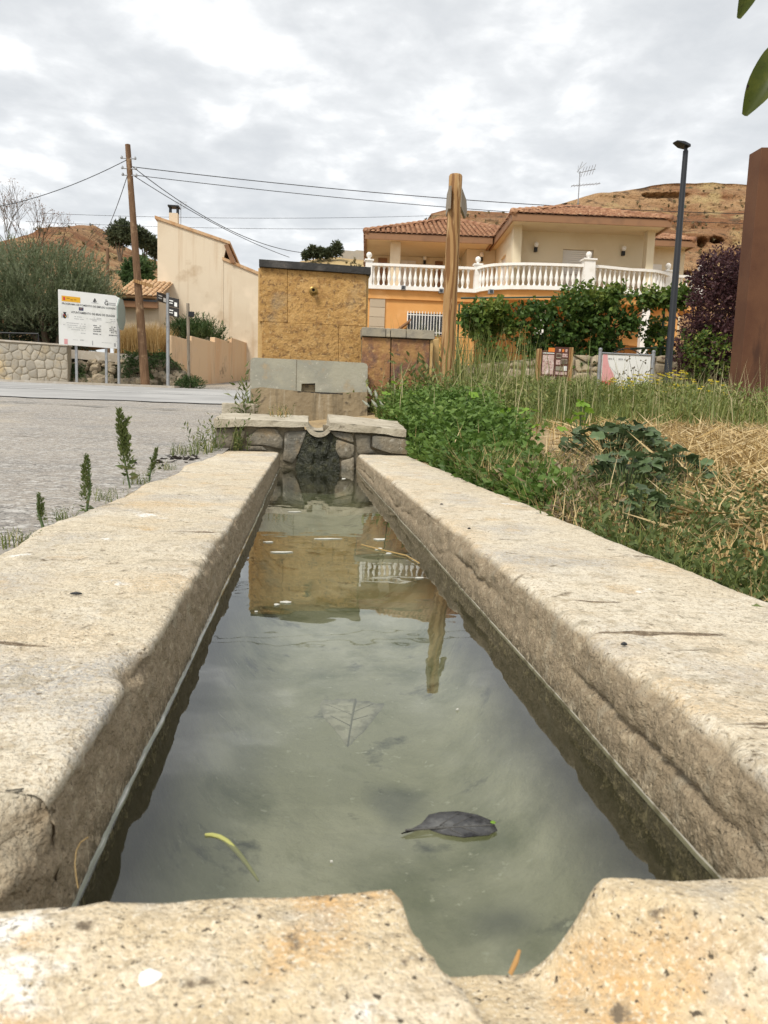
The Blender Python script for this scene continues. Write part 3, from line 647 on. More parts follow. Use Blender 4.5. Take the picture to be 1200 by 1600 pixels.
for i in range(14):
    p = a_.lerp(b_, i/14); p2 = a_.lerp(b_, (i+1)/14); h_ = .006+.018*abs(fbm(np.array([[i*.7, 3, 1]]), 2)[0])
    o.hexa([(p.x, BY-.0125, p.z-h_), (p2.x, BY-.0125, p2.z-h_), (p2.x, BY-.004, p2.z-h_), (p.x, BY-.004, p.z-h_)], [(p.x, BY-.0155, p.z), (p2.x, BY-.0155, p2.z), (p2.x, BY-.004, p2.z), (p.x, BY-.004, p.z)])
o.build('broken_lip', CRACKM, fount)
sm = q3([(338, 662), (338, 835)], BY-.002); o = MB(); o.box((sm[0]+sm[1])/2, (.0035, .003, sm[0].z-sm[1].z)); o.build('joint', WEIRMO, fount)
xl, xr = fp[0].x, fp[7].x; zt = fp[2].z-.02
for xx in (xl+.06, xr-.06):
    m_ = MB(); m_.box((xx, (BY+.142+FY)/2, (fz+zt)/2), (.12, FY-BY-.146, zt-fz)); m_.build('basin_side', BASINU, fount, bevel=.01)
m_ = MB(); m_.box(((xl+xr)/2, (BY+.142+FY)/2, zt-.20), (xr-xl-.25, FY-BY-.15, .02)); m_.build('basin_water', GLASS, fount)
# back wall core, cladding panels, cap
core = q3([(122, 140), (750, 182), (742, 480), (742, 900), (118, 900)], FY+.045)
core = [Vector((p.x, p.y, max(p.z, fz) if i < 3 else fz)) for i, p in enumerate(core)]
m_ = MB(); m_.prism(core, (0, .30, 0)); m_.build('wall_core', SANDST, fount, bevel=.006)
for pl in ([(130, 136), (288.5, 148), (288.5, 452.5), (128, 445)], [(289.5, 149), (738, 178), (734, 473), (289.5, 454)],
           [(142, 446.5), (579.5, 465.5), (577.5, 760), (142, 760)], [(580.5, 466.5), (733, 474.5), (730, 760), (578.5, 760)]):
    m_ = MB(); m_.prism(q3(pl, FY), (0, .043, 0)); me_ = m_.mesh('stone_panel')
    bm = bmesh.new(); bm.from_mesh(me_); bmesh.ops.subdivide_edges(bm, edges=[e for e in bm.edges if e.calc_length() > .1], cuts=3, use_grid_fill=True); bm.to_mesh(me_); bm.free()
    o = link('stone_panel', me_, OCHRE, fount); b = o.modifiers.new('bevel', 'BEVEL'); b.width = .005; b.segments = 1; b.limit_method = 'ANGLE'
cp = q3([(126, 90), (445, 112), (762, 136), (762, 178), (445, 154), (126, 132)], FY-.04)
m_ = MB(); m_.prism(cp, (0, .42, 0)); o = m_.build('cap_slab', BLACKC, fount, bevel=.008)
# brass spout: flange, pipe, dark bore
sp = at(370+435/3.636, 380+272/3.636, FY); me_ = MB(); MX = Matrix.Rotation(R(90), 4, 'X')
m_ = MB(); m_.lathe((0, 0, 0), [(.044, 0), (.044, .010), (.030, .018), (.024, .024)], 20); m2 = m_.mesh('flange', angle=30); m2.transform(Matrix.Translation(sp) @ MX); fl = link('spout', m2, BRASS, fount)
m_ = MB(); m_.lathe((0, 0, 0), [(.023, .0), (.023, .055), (.027, .06), (.027, .075), (.016, .075), (.016, .03)], 18); m2 = m_.mesh('pipe', angle=30); m2.transform(Matrix.Translation(sp) @ MX @ Matrix.Rotation(R(0), 4, 'Y')); link('pipe', m2, BRASS, fl)
m_ = MB(); m_.lathe((0, 0, 0), [(.0158, .031), (.0158, .04)], 14); m2 = m_.mesh('bore'); m2.transform(Matrix.Translation(sp) @ MX); link('bore', m2, DARK, fl)

# low clad wall to the right of the fountain
LYW = 7.78
lw = thing('low_wall', (1.1, LYW, terr1(1.1, LYW)-.1), 'low garden wall clad in dark rusty slate beside the ochre fountain', 'wall')
cw = q3([(716, 520), (1112, 540), (1100, 900), (712, 900)], LYW+.04); m_ = MB(); m_.prism(cw, (0, .2, 0)); m_.build('wall_core', WEIRMO, lw)
for pl in ([(714, 532), (874, 541), (866, 900), (708, 900)], [(880, 542), (1096, 550), (1086, 900), (872, 900)]):
    m_ = MB(); m_.prism(q3(pl, LYW), (0, .038, 0)); m_.build('stone_panel', RUSTP, lw, bevel=.004)
st = q3([(1100, 552), (1116, 552), (1098, 900), (1088, 900)], LYW-.004); m_ = MB(); m_.prism(st, (0, .06, 0)); m_.build('edge_strip', SANDST, lw)
for a0, a1 in ((712, 846), (849, 872), (876, 962), (965, 1124)):
    t0 = 476+(a0-712)*.048; t1 = 476+(a1-712)*.048
    m_ = MB(); m_.prism(q3([(a0, t0), (a1, t1), (a1, t1+50), (a0, t0+50)], LYW-.03), (0, .30, 0)); m_.build('cap_stone', GREYC, lw, bevel=.006)
pr_ = q3([(1118, 545), (1150, 540), (1150, 900), (1118, 900)], LYW+.3); pr_ = pr_
m_ = MB(); m_.prism(pr_, (0, .25, 0)); o = m_.build('end_pier', SANDST, lw, bevel=.01)
# broken concrete kerb left of the basin
kp = [at(382, 640, 6.4), at(391, 641, 6.4), at(391, 652, 6.4), at(382, 652, 6.4)]
m_ = MB(); m_.box((kp[0].x-.04, 6.5, (kp[0].z+0)/2+.0), (.26, .5, kp[0].z+.1)); top('channel_kerb', m_, WCAP, 'short grey concrete kerb of the channel left of the grey basin', 'kerb', bevel=.01)

# ------------------------------------------------------------------ timber signpost by the fountain
pb, pt = at(691, 585, 9.25), at(712, 276, 9.25); pb.x = pt.x; pb.z = terr1(pb.x, pb.y)-.1
sg = thing('wooden_signpost', pb, 'tall round pine signpost with two arrow boards seen edge on behind the fountain', 'signpost')
m_ = MB(); n = 14; pts = [pb.lerp(pt, i/n) for i in range(n+1)]
m_.tube(pts+[pt+(pt-pb).normalized()*.02], [.088-.008*i/n for i in range(n+1)]+[.07], 18); m_.build('post', PINEW, sg, angle=50)
def board(c, yawd, L, H, T, name, matl, par, arrow=True):
    d = Vector((math.cos(R(yawd)), math.sin(R(yawd)), 0)); n_ = Vector((-d.y, d.x, 0)); z = Vector((0, 0, 1))
    pl = [c, c+d*L*.8, c+d*L-z*H*.5, c+d*L*.8-z*H, c-z*H] if arrow else [c, c+d*L, c+d*L-z*H, c-z*H]
    m_ = MB(); m_.prism([p-n_*T/2 for p in pl], n_*T); return m_.build(name, matl, par, bevel=.004)
board(at(704, 290, 9.12), 84, .45, .26, .03, 'arrow_board', GREYW, sg)
board(at(717, 300, 9.2)+Vector((.02, 0, .05)), 72, .65, .22, .03, 'arrow_board', GREYW, sg)

# ------------------------------------------------------------------ left side: wall, bank, poles, signs
def voronoi(w, h, pts):
    cells = []
    for i, p in enumerate(pts):
        poly = [(0, 0), (w, 0), (w, h), (0, h)]
        for j, q in enumerate(pts):
            if i == j: continue
            mx, my = (p[0]+q[0])/2, (p[1]+q[1])/2; nx_, ny_ = q[0]-p[0], q[1]-p[1]; o = []
            for a, b in zip(poly, poly[1:]+poly[:1]):
                da = (a[0]-mx)*nx_+(a[1]-my)*ny_; db = (b[0]-mx)*nx_+(b[1]-my)*ny_
                if da <= 0: o.append(a)
                if da*db < 0: t_ = da/(da-db); o.append((a[0]+(b[0]-a[0])*t_, a[1]+(b[1]-a[1])*t_))
            poly = o
            if len(poly) < 3: break
        cells.append(poly)
    return cells
SWY = 25.3
wl = at(-70, 530, SWY); wr = at(103, 540, SWY-.15); gl_ = terr1(-9, 25); hW = wr.z-gl_+.05; LW = wr.x-wl.x
sw = thing('stone_wall', (wr.x, SWY, gl_), 'pale irregular stone masonry wall under the olive tree beside the road', 'wall')
m_ = MB(); m_.prism([(wl.x, SWY, gl_-.2), (wr.x, SWY, gl_-.2), (wr.x, SWY, wr.z), (wl.x, SWY, wr.z+.1)], (0, .4, 0)); m_.build('mortar_core', MORTAR, sw)
m_ = MB(); m_.prism([(wl.x, SWY-.05, wr.z+.1), (wr.x+.02, SWY-.05, wr.z), (wr.x+.02, SWY-.05, wr.z+.05), (wl.x, SWY-.05, wr.z+.15)], (0, .5, 0)); m_.build('coping', PAVE, sw)
rr = random.Random(5); pts = []; cols, rows = 14, 5
for i in range(cols):
    for j in range(rows):
        pts.append(((i+.5+rr.uniform(-.36, .36)+.25*(j % 2))*LW/cols, (j+.5+rr.uniform(-.33, .33))*hW/rows))
for k, cell in enumerate(voronoi(LW, hW, pts)):
    if len(cell) < 3: continue
    c = Vector((sum(p[0] for p in cell)/len(cell), sum(p[1] for p in cell)/len(cell)))
    pl = []
    for p in cell:
        q = Vector(p)-c; l = q.length
        if l < .03: continue
        q = q*max(.3, (l-.012)/l); pl.append((wl.x+c.x+q.x, SWY, gl_-.05+c.y+q.y))
    if len(pl) >= 3: link('stone', stone_mesh('stone', pl, (0, -1, 0), .014, .008, k, inset=.008, rounds=1, cut=.12), STONEW, sw)
# rubble bank with its stones and thin concrete parapet
bz = terr1(-6, 25.4); bkl = at(104, 560, 25.9); bkr = at(304, 600, 25.9)
bank = thing('rubble_bank', ((bkl.x+bkr.x)/2, 26.2, bz), 'dark overgrown rubble stone bank behind the sign posts', 'bank')
bx = np.linspace(bkl.x, bkr.x, 90); bt = np.linspace(0, 1, 40); X, T = np.meshgrid(bx, bt, indexing='ij')
topz = np.interp(bx, [bkl.x, at(185, 0, 25.9).x, at(255, 0, 25.9).x, at(280, 0, 25.9).x, bkr.x], [at(110, 560, 26).z, at(185, 552, 26).z, at(255, 552, 26).z, at(280, 572, 26).z, at(304, 602, 26).z])
Zb = bz-.1+(topz[:, None]-bz+.1)*T; Yb_ = 25.75+T*.45+fbm(np.stack([X*2.2, T*3, X*0], -1), 4)*.22
link('earth_face', npmesh('earth_face', np.stack([X, Yb_, Zb], -1).reshape(-1, 3), gridfaces(90, 40), True), BANKM, bank)
X2, T2 = np.meshgrid(bx, np.linspace(0, 1, 12), indexing='ij'); Z2 = topz[:, None]+T2*0+fbm(np.stack([X2, T2*3, X2*0], -1), 3)*.08
link('earth_top', npmesh('earth_top', np.stack([X2, 26.1+T2*4, Z2+T2*.3], -1).reshape(-1, 3), gridfaces(90, 12), True), SOIL, bank)
rocks = []
for k in range(7):
    bm = bmesh.new(); bmesh.ops.create_icosphere(bm, subdivisions=2, radius=1)
    for v in bm.verts:
        d = v.co.copy(); s_ = 1+.45*float(fbm(np.array([[d.x*1.1+k*7, d.y*1.1, d.z*1.1]]), 2)[0]); v.co = Vector((max(-.75, min(.75, d.x*s_)), max(-.7, min(.7, d.y*s_)), max(-.62, min(.62, d.z*s_))))
    me_ = bpy.data.meshes.new('stone'); bm.to_mesh(me_); bm.free(); me_.materials.append(RUBBLE); me_.polygons.foreach_set('use_smooth', [True]*len(me_.polygons)); me_.set_sharp_from_angle(angle=R(32)); rocks.append(me_)
rr = random.Random(9)
for k in range(130):
    x_ = rr.uniform(bkl.x+.15, bkr.x-.1); tt = rr.random()**1.3
    zt_ = float(np.interp(x_, bx, topz)); z_ = bz+.05+(zt_-bz-.22)*tt
    s_ = rr.uniform(.09, .21)*(1.2 if tt < .3 else 1)
    M4 = Matrix.Translation((x_, 25.72+tt*.42+rr.uniform(-.02, .08), z_)) @ Matrix.Rotation(rr.uniform(0, 6), 4, 'Z') @ Matrix.Rotation(rr.uniform(-.5, .5), 4, 'X') @ Matrix.Diagonal((s_*1.35, s_*.9, s_*.8, 1))
    inst('stone', rocks[k % 7], M4, bank)
p0, p1 = at(108, 546, 26.05), at(233, 556, 26.05)
m_ = MB(); m_.prism([p0, p1, p1-Vector((0, 0, .3)), p0-Vector((0, 0, .28))], (0, .15, 0)); m_.build('parapet', PAVE, bank, bevel=.01)
# utility pole
ub, ut = at(228, 606, 25.0), at(199.5, 226, 25.0); ub.z = terr1(ub.x, 25)-.2
up_ = thing('utility_pole', ub, 'tall leaning weathered timber utility pole beside the white project sign', 'pole')
m_ = MB(); m_.tube([ub.lerp(ut, i/12) for i in range(13)], [.148-.068*i/12 for i in range(13)], 12); m_.build('pole_shaft', OLDW, up_, angle=50)
pc = ub.lerp(ut, (606-434)/(606-226)); 
m_ = MB(); m_.box(pc+Vector((.2, -.16, -.02)), (.62, .04, .10), Matrix.Rotation(R(14), 4, 'Y')); m_.build('cross_board', PINEW, up_, bevel=.004)
for vv in (247, 262, 272):
    q = ub.lerp(ut, (606-vv)/(606-226)); m_ = MB(); m_.tube([q+Vector((-.22, -.05, 0)), q+Vector((.22, -.05, 0))], .018, 6); m_.lathe(q+Vector((.2, -.05, 0)), [(.03, -.02), (.045, .0), (.03, .05), (.01, .07)], 8); m_.lathe(q+Vector((-.2, -.05, 0)), [(.03, -.02), (.045, .0), (.03, .05), (.01, .07)], 8); m_.build('insulator_bracket', GALV, up_)

# big white works sign
TL, TR, BL, BR = at(91, 452, 24.2), at(186, 465.5, 25.0), at(92.5, 539, 24.2), at(184.6, 547, 25.0)
ex = TR-TL; ex.z = 0; Wd = ex.length; ex.normalize(); ez = Vector((0, 0, 1)); en = Vector((ex.y, -ex.x, 0)); Hd = ((TL.z-BL.z)+(TR.z-BR.z))/2; org = Vector((TL.x, TL.y, max(TL.z, TR.z)))
tiltz = (TR.z-TL.z)/Wd
def sp_(s, t_, off=0.): return org+ex*(s*Wd)-ez*(t_*Hd)+en*off
gsz = terr1(TL.x, 24.8)
sign = thing('works_sign', (org.x+.8, org.y, gsz), 'large white municipal works sign on grey steel posts beside the utility pole', 'sign')
m_ = MB(); m_.prism([sp_(0, 0), sp_(.94, 0), sp_(1, .035), sp_(1, 1), sp_(0, 1)], -en*.04); m_.build('panel', BOARDW, sign, bevel=.004)
for s in (.28, .78):
    a_ = sp_(s, .4, -.07); b_ = a_.copy(); b_.z = gsz-.15; m_ = MB(); m_.box((a_+b_)/2, (.075, .05, a_.z-b_.z)); m_.build('post', GALV, sign, bevel=.006)
def rect(s0, t0, s1, t1, matl, name='print_block', off=.003, par=None):
    m_ = MB(); m_.add([sp_(s0, t1, off), sp_(s1, t1, off), sp_(s1, t0, off), sp_(s0, t0, off)], [(0, 1, 2, 3)]); return m_.build(name, matl, par or sign)
def text(body, origin, xa, za, width=None, height=.1, matl=INK, name='lettering', parent=None, bold=0.0, align='LEFT'):
    cu = bpy.data.curves.new('t', 'FONT'); cu.body = body; cu.size = 1; cu.offset = bold; cu.resolution_u = 2; ob = bpy.data.objects.new('t', cu); COL.objects.link(ob)
    bpy.context.view_layer.update(); dg = bpy.context.evaluated_depsgraph_get(); me_ = bpy.data.meshes.new_from_object(ob.evaluated_get(dg)); bpy.data.objects.remove(ob)
    n = len(me_.vertices); c = np.zeros(n*3); me_.vertices.foreach_get('co', c); c = c.reshape(-1, 3)
    w_ = c[:, 0].max()-c[:, 0].min(); h_ = c[:, 1].max()
    sx1 = (width/w_) if width else height/h_
    xa = np.array(xa); za = np.array(za); c = np.array(origin)+np.outer((c[:, 0]-c[:, 0].min())*sx1, xa)+np.outer(c[:, 1]*height/h_, za)
    me_.vertices.foreach_set('co', c.ravel()); me_.update(); me_.materials.clear()
    return link(name, me_, matl, parent)
text('PROGRAMA DE FOMENTO DE EMPLEO AGRARIO', sp_(.055, .262, .004), ex, ez, .90*Wd, .034*Hd, INK, parent=sign, bold=.012)
text('AYUNTAMIENTO DE BEAS DE GUADIX', sp_(.20, .405, .004), ex, ez, .73*Wd, .038*Hd, INK, parent=sign, bold=.015)
rect(.05, .105, .35, .205, YEL, 'yellow_band'); rect(.075, .125, .105, .185, REDI, 'band_crest', .005)
for k, (t0, w_) in enumerate(((.135, .07), (.155, .06), (.15, .05))): rect(.13+.06*k, t0, .13+.06*k+w_*.7, t0+.018, mat('band_brown_ink', (.45, .22, .02), rough=.5) if k == 0 else MATS['band_brown_ink'], 'fine_print', .005)
rect(.325, .285, .40, .345, NAVY, 'flag'); 
for k in range(8):
    w_ = k*math.pi/4; rect(.3625+.018*math.cos(w_)-.003, .315+.017*math.sin(w_)-.003, .3625+.018*math.cos(w_)+.003, .315+.017*math.sin(w_)+.003, YEL, 'flag_star', .005)
m_ = MB()
for a_, b_ in (((.565, .16), (.59, .095)), ((.59, .095), (.615, .16)), ((.578, .16), (.59, .128)), ((.578, .16), (.602, .16))):
    p, q = sp_(*a_, .004), sp_(*b_, .004); d = (q-p).normalized(); w_ = d.cross(en)*.012; m_.add([p-w_, p+w_, q+w_, q-w_], [(0, 1, 2, 3)])
m_.build('triangle_emblem', INK, sign)
text('G', sp_(.75, .195, .004), ex, ez, None, .075*Hd, INK, 'letter_emblem', sign, .02); rect(.76, .098, .80, .108, INK, 'emblem_bar')
for k in range(2): rect(.82, .145+.03*k, .94, .16+.03*k, INKG, 'fine_print')
rect(.53, .175, .65, .183, INKG, 'fine_print')
# crest with crown, shield and side columns
m_ = MB(); m_.add([sp_(.068, .40, .004), sp_(.122, .40, .004), sp_(.112, .425, .004), sp_(.128, .47, .004), sp_(.118, .505, .004), sp_(.095, .52, .004), sp_(.066, .5, .004), sp_(.066, .46, .004), sp_(.08, .43, .004)], [tuple(range(8, -1, -1))]); m_.build('coat_of_arms', INK, sign)
rect(.078, .44, .092, .462, REDI, 'arms_quarter', .006); rect(.100, .468, .114, .49, YEL, 'arms_quarter', .006)
for s in (.045, .14): rect(s, .43, s+.012, .51, INKG, 'arms_column')
rr = random.Random(2)
def fine(s0, t0, s1, h_=.011, matl=INKG, gap=.35):
    m_ = MB(); s = s0
    while s < s1:
        w_ = rr.uniform(.006, .026)
        if rr.random() > gap*.6: m_.add([sp_(s, t0+h_, .003), sp_(min(s+w_, s1), t0+h_, .003), sp_(min(s+w_, s1), t0, .003), sp_(s, t0, .003)], [(0, 1, 2, 3)])
        s += w_+.006
    m_.build('fine_print', matl, sign)
for s0, t0, s1 in ((.25, .46, .40), (.25, .50, .42), (.55, .45, .70), (.45, .478, .70), (.52, .505, .62), (.84, .45, .96), (.80, .485, .93), (.77, .512, .94), (.12, .585, .43), (.07, .625, .43), (.14, .662, .43), (.20, .70, .43), (.35, .755, .43)): fine(s0, t0, s1)
for t0 in (.59, .625, .66, .695): fine(.56, t0, .69, .016, INK, .55); fine(.83, t0, .96, .016, INK, .55)
fine(.54, .745, .69, .018, INK, .2); fine(.82, .745, .96, .018, INK, .2)
rect(.08, .89, .135, .985, PINK, 'stamp'); fine(.22, .89, .34, .006); fine(.34, .885, .40, .008, INK, .1); rect(.535, .885, .55, .97, INKG, 'stamp'); fine(.70, .90, .86, .007); fine(.91, .855, .97, .010); rect(.905, .90, .935, .965, INKG, 'stamp')
# octagonal stop sign seen from behind, edge-on
oc = at(188.5, 491, 24.6); dn = Vector((math.cos(R(16)), math.sin(R(16)), 0)); dn = Vector((.30, -.95, 0)).normalized(); tx = Vector((.03, 1, 0)).normalized()
stop = thing('stop_sign', (at(184.5, 603, 24.75).x, 24.75, gsz), 'grey octagonal road sign seen edge on beside the white works sign', 'sign')
oct_ = [oc+tx*(.48*math.cos(R(22.5+45*k)))+ez*(.50*math.sin(R(22.5+45*k))) for k in range(8)]; nn = tx.cross(ez).normalized()
m_ = MB(); m_.prism(oct_, nn*.03); m_.build('plate', mat('sign_back_greygreen', (.27, .33, .30), rough=.5), stop)
m_ = MB(); m_.prism([oc+tx*(.49*math.cos(R(22.5+45*k)))+ez*(.51*math.sin(R(22.5+45*k)))-nn*.015 for k in range(8)], nn*.012); m_.build('rim', BOARDW, stop)
a_ = at(184.8, 480, 24.75); m_ = MB(); m_.tube([(a_.x, 24.75, gsz-.1), (a_.x, 24.75, at(184, 470, 24.75).z)], .045, 10); m_.build('post', GALV, stop, angle=50)
# finger signs on a grey post
fb = at(262.5, 604, 24.6); ft = at(262, 458, 24.6); fb.z = terr1(fb.x, 24.6)-.1
fg = thing('direction_sign', fb, 'grey metal post carrying three small dark direction signs', 'signpost')
m_ = MB(); m_.tube([fb, Vector((fb.x, fb.y, ft.z))], .055, 10); m_.build('post', GALV, fg, angle=50)
SIGNBK = mat('sign_dark_plate', (.035, .032, .03), rough=.5)
def finger(u0, v0, u1, v1, h_, yd):
    a_ = at(u0, v0, 24.5); b_ = at(u1, v1, 24.5+yd); m_ = MB(); zv = Vector((0, 0, h_)); n_ = (b_-a_).cross(Vector((0, 0, 1))).normalized()
    m_.prism([a_, b_, b_-zv, a_-zv], -n_*.04); o = m_.build('finger_board', SIGNBK, fg, bevel=.003)
    for s0, s1, t0, t1 in ((.06, .5, .3, .42), (.06, .45, .58, .68), (.62, .93, .45, .9)):
        m_ = MB(); m_.add([a_.lerp(b_, s0)-zv*t1+n_*.006, a_.lerp(b_, s1)-zv*t1+n_*.006, a_.lerp(b_, s1)-zv*t0+n_*.006, a_.lerp(b_, s0)-zv*t0+n_*.006], [(0, 1, 2, 3)]); m_.build('white_print', BOARDW, o)
finger(246.5, 456, 260, 460.5, .27, .5); finger(264, 464, 278, 467, .27, -.4); finger(264, 479, 278, 482, .27, -.4)
wb = at(295.5, 604, 25.4); wt = at(293.5, 474, 25.4); wb.z = terr1(wb.x, 25.4)-.1
wp = thing('wooden_stake', wb, 'thin weathered wooden post with a dark box at the corner of the salmon wall', 'post')
m_ = MB(); m_.tube([wb, wt], .05, 8); m_.build('shaft', GREYW, wp, angle=50); m_ = MB(); q = at(299, 491, 25.35); m_.box(q, (.18, .1, .16)); m_.build('meter_box', DARK, wp, bevel=.01)

# ------------------------------------------------------------------ tiled roof slope
def tiles(e0, e1, upv, length, w=.185, row=.36, hipl=0., hipr=0., lift=.02):
    """barrel tiles on a slope: eave e0->e1, upv unit vector up the slope; hipl/hipr: metres gained per metre up on either end"""
    e0 = Vector(e0); e1 = Vector(e1); d = (e1-e0); Wl = d.length; d.normalize(); n_ = d.cross(upv).normalized()
    if n_.z < 0: n_ = -n_
    m_ = MB(); cols = int(Wl/w); w = Wl/cols; rows = int(math.ceil(length/row)); S_ = 5
    for r_ in range(rows):
        s0 = r_*row; s1 = min(length, s0+row*1.08)
        for c in range(cols):
            xm = (c+.5)*w
            if xm < hipl*s0 or xm > Wl-hipr*s0: continue
            v = []; jz = rng.uniform(-.008, .008)
            for s, rad, hz in ((s0-.03, w*.40, .035), (s1, w*.33, .0)):
                for k in range(S_+1):
                    a_ = math.pi*k/S_; v.append(e0+d*(xm-rad*math.cos(a_))+upv*s+n_*(lift+hz+jz+rad*.75*math.sin(a_)))
            f = [(k, k+1, S_+2+k, S_+1+k) for k in range(S_)]+[tuple(range(S_, -1, -1))]
            m_.add(v, f)
            # pan between the covers
            p0 = e0+d*(xm+w*.3)+upv*(s0-.02)+n_*.03; p1 = e0+d*(xm+w*.72)+upv*(s0-.02)+n_*.03
            m_.add([p0, p1, p1+upv*row-n_*.02, p0+upv*row-n_*.02], [(0, 1, 2, 3)])
    return m_

# ------------------------------------------------------------------ beige house on the left
HY = 33.0
bh = thing('beige_house', at(325, 560, HY+2), 'blank beige rendered house gable with sloping roof edge and small chimney', 'house')
def hy(pts, Y): return [at(u, v, Y) for u, v in pts]
g1 = hy([(246, 342), (355, 381), (349, 405), (349, 560), (246, 560)], HY); g1[3].z = g1[4].z = 1.2
m_ = MB(); m_.prism(g1, (0, 7, 0)); m_.build('gable_wall', BEIGE, bh)
g2 = hy([(347.5, 406.3), (408, 431), (430, 440), (430, 560), (347.5, 560)], HY+.02); g2[3].z = g2[4].z = 1.2
m_ = MB(); m_.prism(g2, (0, 7, 0)); m_.build('annex_wall', BEIGE, bh)
def verge(a, b, t_, matl, nm, w_=.35, dy=7.3, up_=.12):
    a, b = Vector(a), Vector(b); m_ = MB(); n_ = Vector((0, 0, up_)); m_.hexa([a+Vector((0, -w_, 0)), b+Vector((0, -w_, 0)), b+Vector((0, dy, 0)), a+Vector((0, dy, 0))], [a+n_+Vector((0, -w_, 0)), b+n_+Vector((0, -w_, 0)), b+n_+Vector((0, dy, 0)), a+n_+Vector((0, dy, 0))]); m_.build(nm, matl, bh)
verge(g1[0]+Vector((-.1, 0, 0)), g1[1]+Vector((.12, 0, -.02)), 0, TERRAP, 'roof_verge', .06)
verge(g2[0]+Vector((0, 0, .0)), g2[2], 0, TERRAP, 'roof_verge', .06)
ev = hy([(350, 383), (356, 381), (368, 410), (361, 411)], HY-.1); m_ = MB(); m_.prism(ev, (0, 7, 0)); m_.build('eave_board', FASC, bh)
cp_ = at(272, 340, HY+1.2); m_ = MB(); m_.box(cp_+Vector((0, 0, -.1)), (.36, .36, .5)); m_.build('chimney', BEIGE, bh)
m_ = MB()
for sx1 in (-.15, .15):
    for sy1 in (-.15, .15): m_.box(cp_+Vector((sx1, sy1, .28)), (.06, .06, .26))
m_.box(cp_+Vector((0, 0, .43)), (.46, .46, .06)); m_.build('chimney_cowl', DARK, bh)
m_ = MB(); q = cp_+Vector((.25, .2, .2)); m_.tube([q-Vector((0, 0, .5)), q+Vector((0, 0, .55))], .012, 5)
for k in range(4): m_.tube([q+Vector((-.25, 0, .25+.08*k)), q+Vector((.25, .1, .3+.08*k))], .007, 4)
m_.build('aerial', GALV, bh)
# low roofed outbuilding between pole and house
ob_ = thing('tiled_outbuilding', at(215, 560, 31), 'low outbuilding with a pale clay tile roof behind the utility pole', 'building')
e0, e1 = at(180, 460.5, 30), at(247, 463.5, 30); e1.z = e0.z; tw = at(215, 437, 33.2)
upv = Vector((0, 3.2, 1.05)).normalized()
tiles(e0, e1, upv, 3.4).build('roof_tiles', TERRAP, ob_, smooth=True, kind='stuff')
m_ = MB(); m_.hexa([e0+Vector((0, .05, -.06)), e1+Vector((0, .05, -.06)), e1+upv*3.4+Vector((0, 0, -.06)), e0+upv*3.4+Vector((0, 0, -.06))], [e0, e1, e1+upv*3.4, e0+upv*3.4]); m_.build('roof_deck', TERRAP, ob_)
a_, b_ = at(183, 472, 30.15), at(246, 476, 30.15); m_ = MB(); m_.box(((a_.x+b_.x)/2, 30.25, (a_.z+b_.z)/2-.03), (b_.x-a_.x, .2, .22)); m_.build('eave_beam', FASC, ob_)
m_ = MB(); m_.prism([(a_.x+.1, 30.5, 1.2), (b_.x, 30.5, 1.2), (b_.x, 30.5, e0.z), (a_.x+.1, 30.5, e0.z)], (0, 3, 0)); m_.build('wall', BEIGE, ob_)
m_ = MB(); m_.box(((a_.x+b_.x)/2, 30.36, e0.z-.22), (b_.x-a_.x-.1, .25, .26)); m_.build('eave_shade_box', GLASS, ob_)  # solid dark box painted in for the shade under the eave

# stepped salmon wall climbing the side street
stw = thing('stepped_wall', at(330, 600, 29), 'salmon rendered garden wall with stepped top climbing the side street', 'wall')
steps = [(268, 524, 299, 532, 26.3, 27.4), (299.5, 525, 336, 534.5, 27.4, 29.2), (336.2, 527, 362, 535, 29.2, 31.2), (362.2, 527.5, 390, 537, 31.2, 33.4), (390.2, 531, 430, 541, 33.4, 37)]
for u0, v0, u1, v1, ya, yb in steps:
    a_, b_ = at(u0, v0, ya), at(u1, v1, yb); dr = (b_-a_); nrm = Vector((-dr.y, dr.x, 0)).normalized()*.2
    if nrm.x > 0: nrm = -nrm
    za, zb_ = terr1(a_.x, ya)-.3, terr1(b_.x, yb)-.3
    m_ = MB(); m_.hexa([(a_.x, a_.y, za), (b_.x, b_.y, zb_), (b_.x+nrm.x, b_.y+nrm.y, zb_), (a_.x+nrm.x, a_.y+nrm.y, za)], [a_, b_, b_+nrm, a_+nrm]); m_.build('wall_panel', SALMON, stw, bevel=.015)

# ------------------------------------------------------------------ villa on the right
TH = R(-4.5); HO = at(801, 327, 24.3); ax_ = Vector((math.cos(TH), math.sin(TH), 0)); bx_ = Vector((-math.sin(TH), math.cos(TH), 0))
def hw_(a, b, z): return Vector((HO.x, HO.y, 0))+ax_*a+bx_*b+Vector((0, 0, z))
def ha(u, v, b):
    d = ray(u, v); o_ = Vector((HO.x, HO.y, 0))+bx_*b; tpar = (o_.dot(bx_))/d.dot(bx_); p = Vector((0, 0, CAMZ))+d*tpar; q = p-Vector((HO.x, HO.y, 0)); return q.dot(ax_), p.z
EZ = HO.z-.12                        # eave height
ZF = ha(918, 455, .3)[1]             # underside of the white balustrade base
vl = thing('villa', hw_(2, 6, 1.5), 'two storey cream and orange villa with terracotta roofs and white balustrade', 'house')
def hbox(a0, a1, b0, b1, z0, z1, nm, matl, par=None, **k):
    m_ = MB(); m_.hexa([hw_(a0, b0, z0), hw_(a1, b0, z0), hw_(a1, b1, z0), hw_(a0, b1, z0)], [hw_(a0, b0, z1), hw_(a1, b0, z1), hw_(a1, b1, z1), hw_(a0, b1, z1)]); return m_.build(nm, matl, par or vl, **k)
A1 = ha(1050, 343, 0)[0]             # right end of the front eave
BW = 3.3                             # the left wing's eave lies this far back
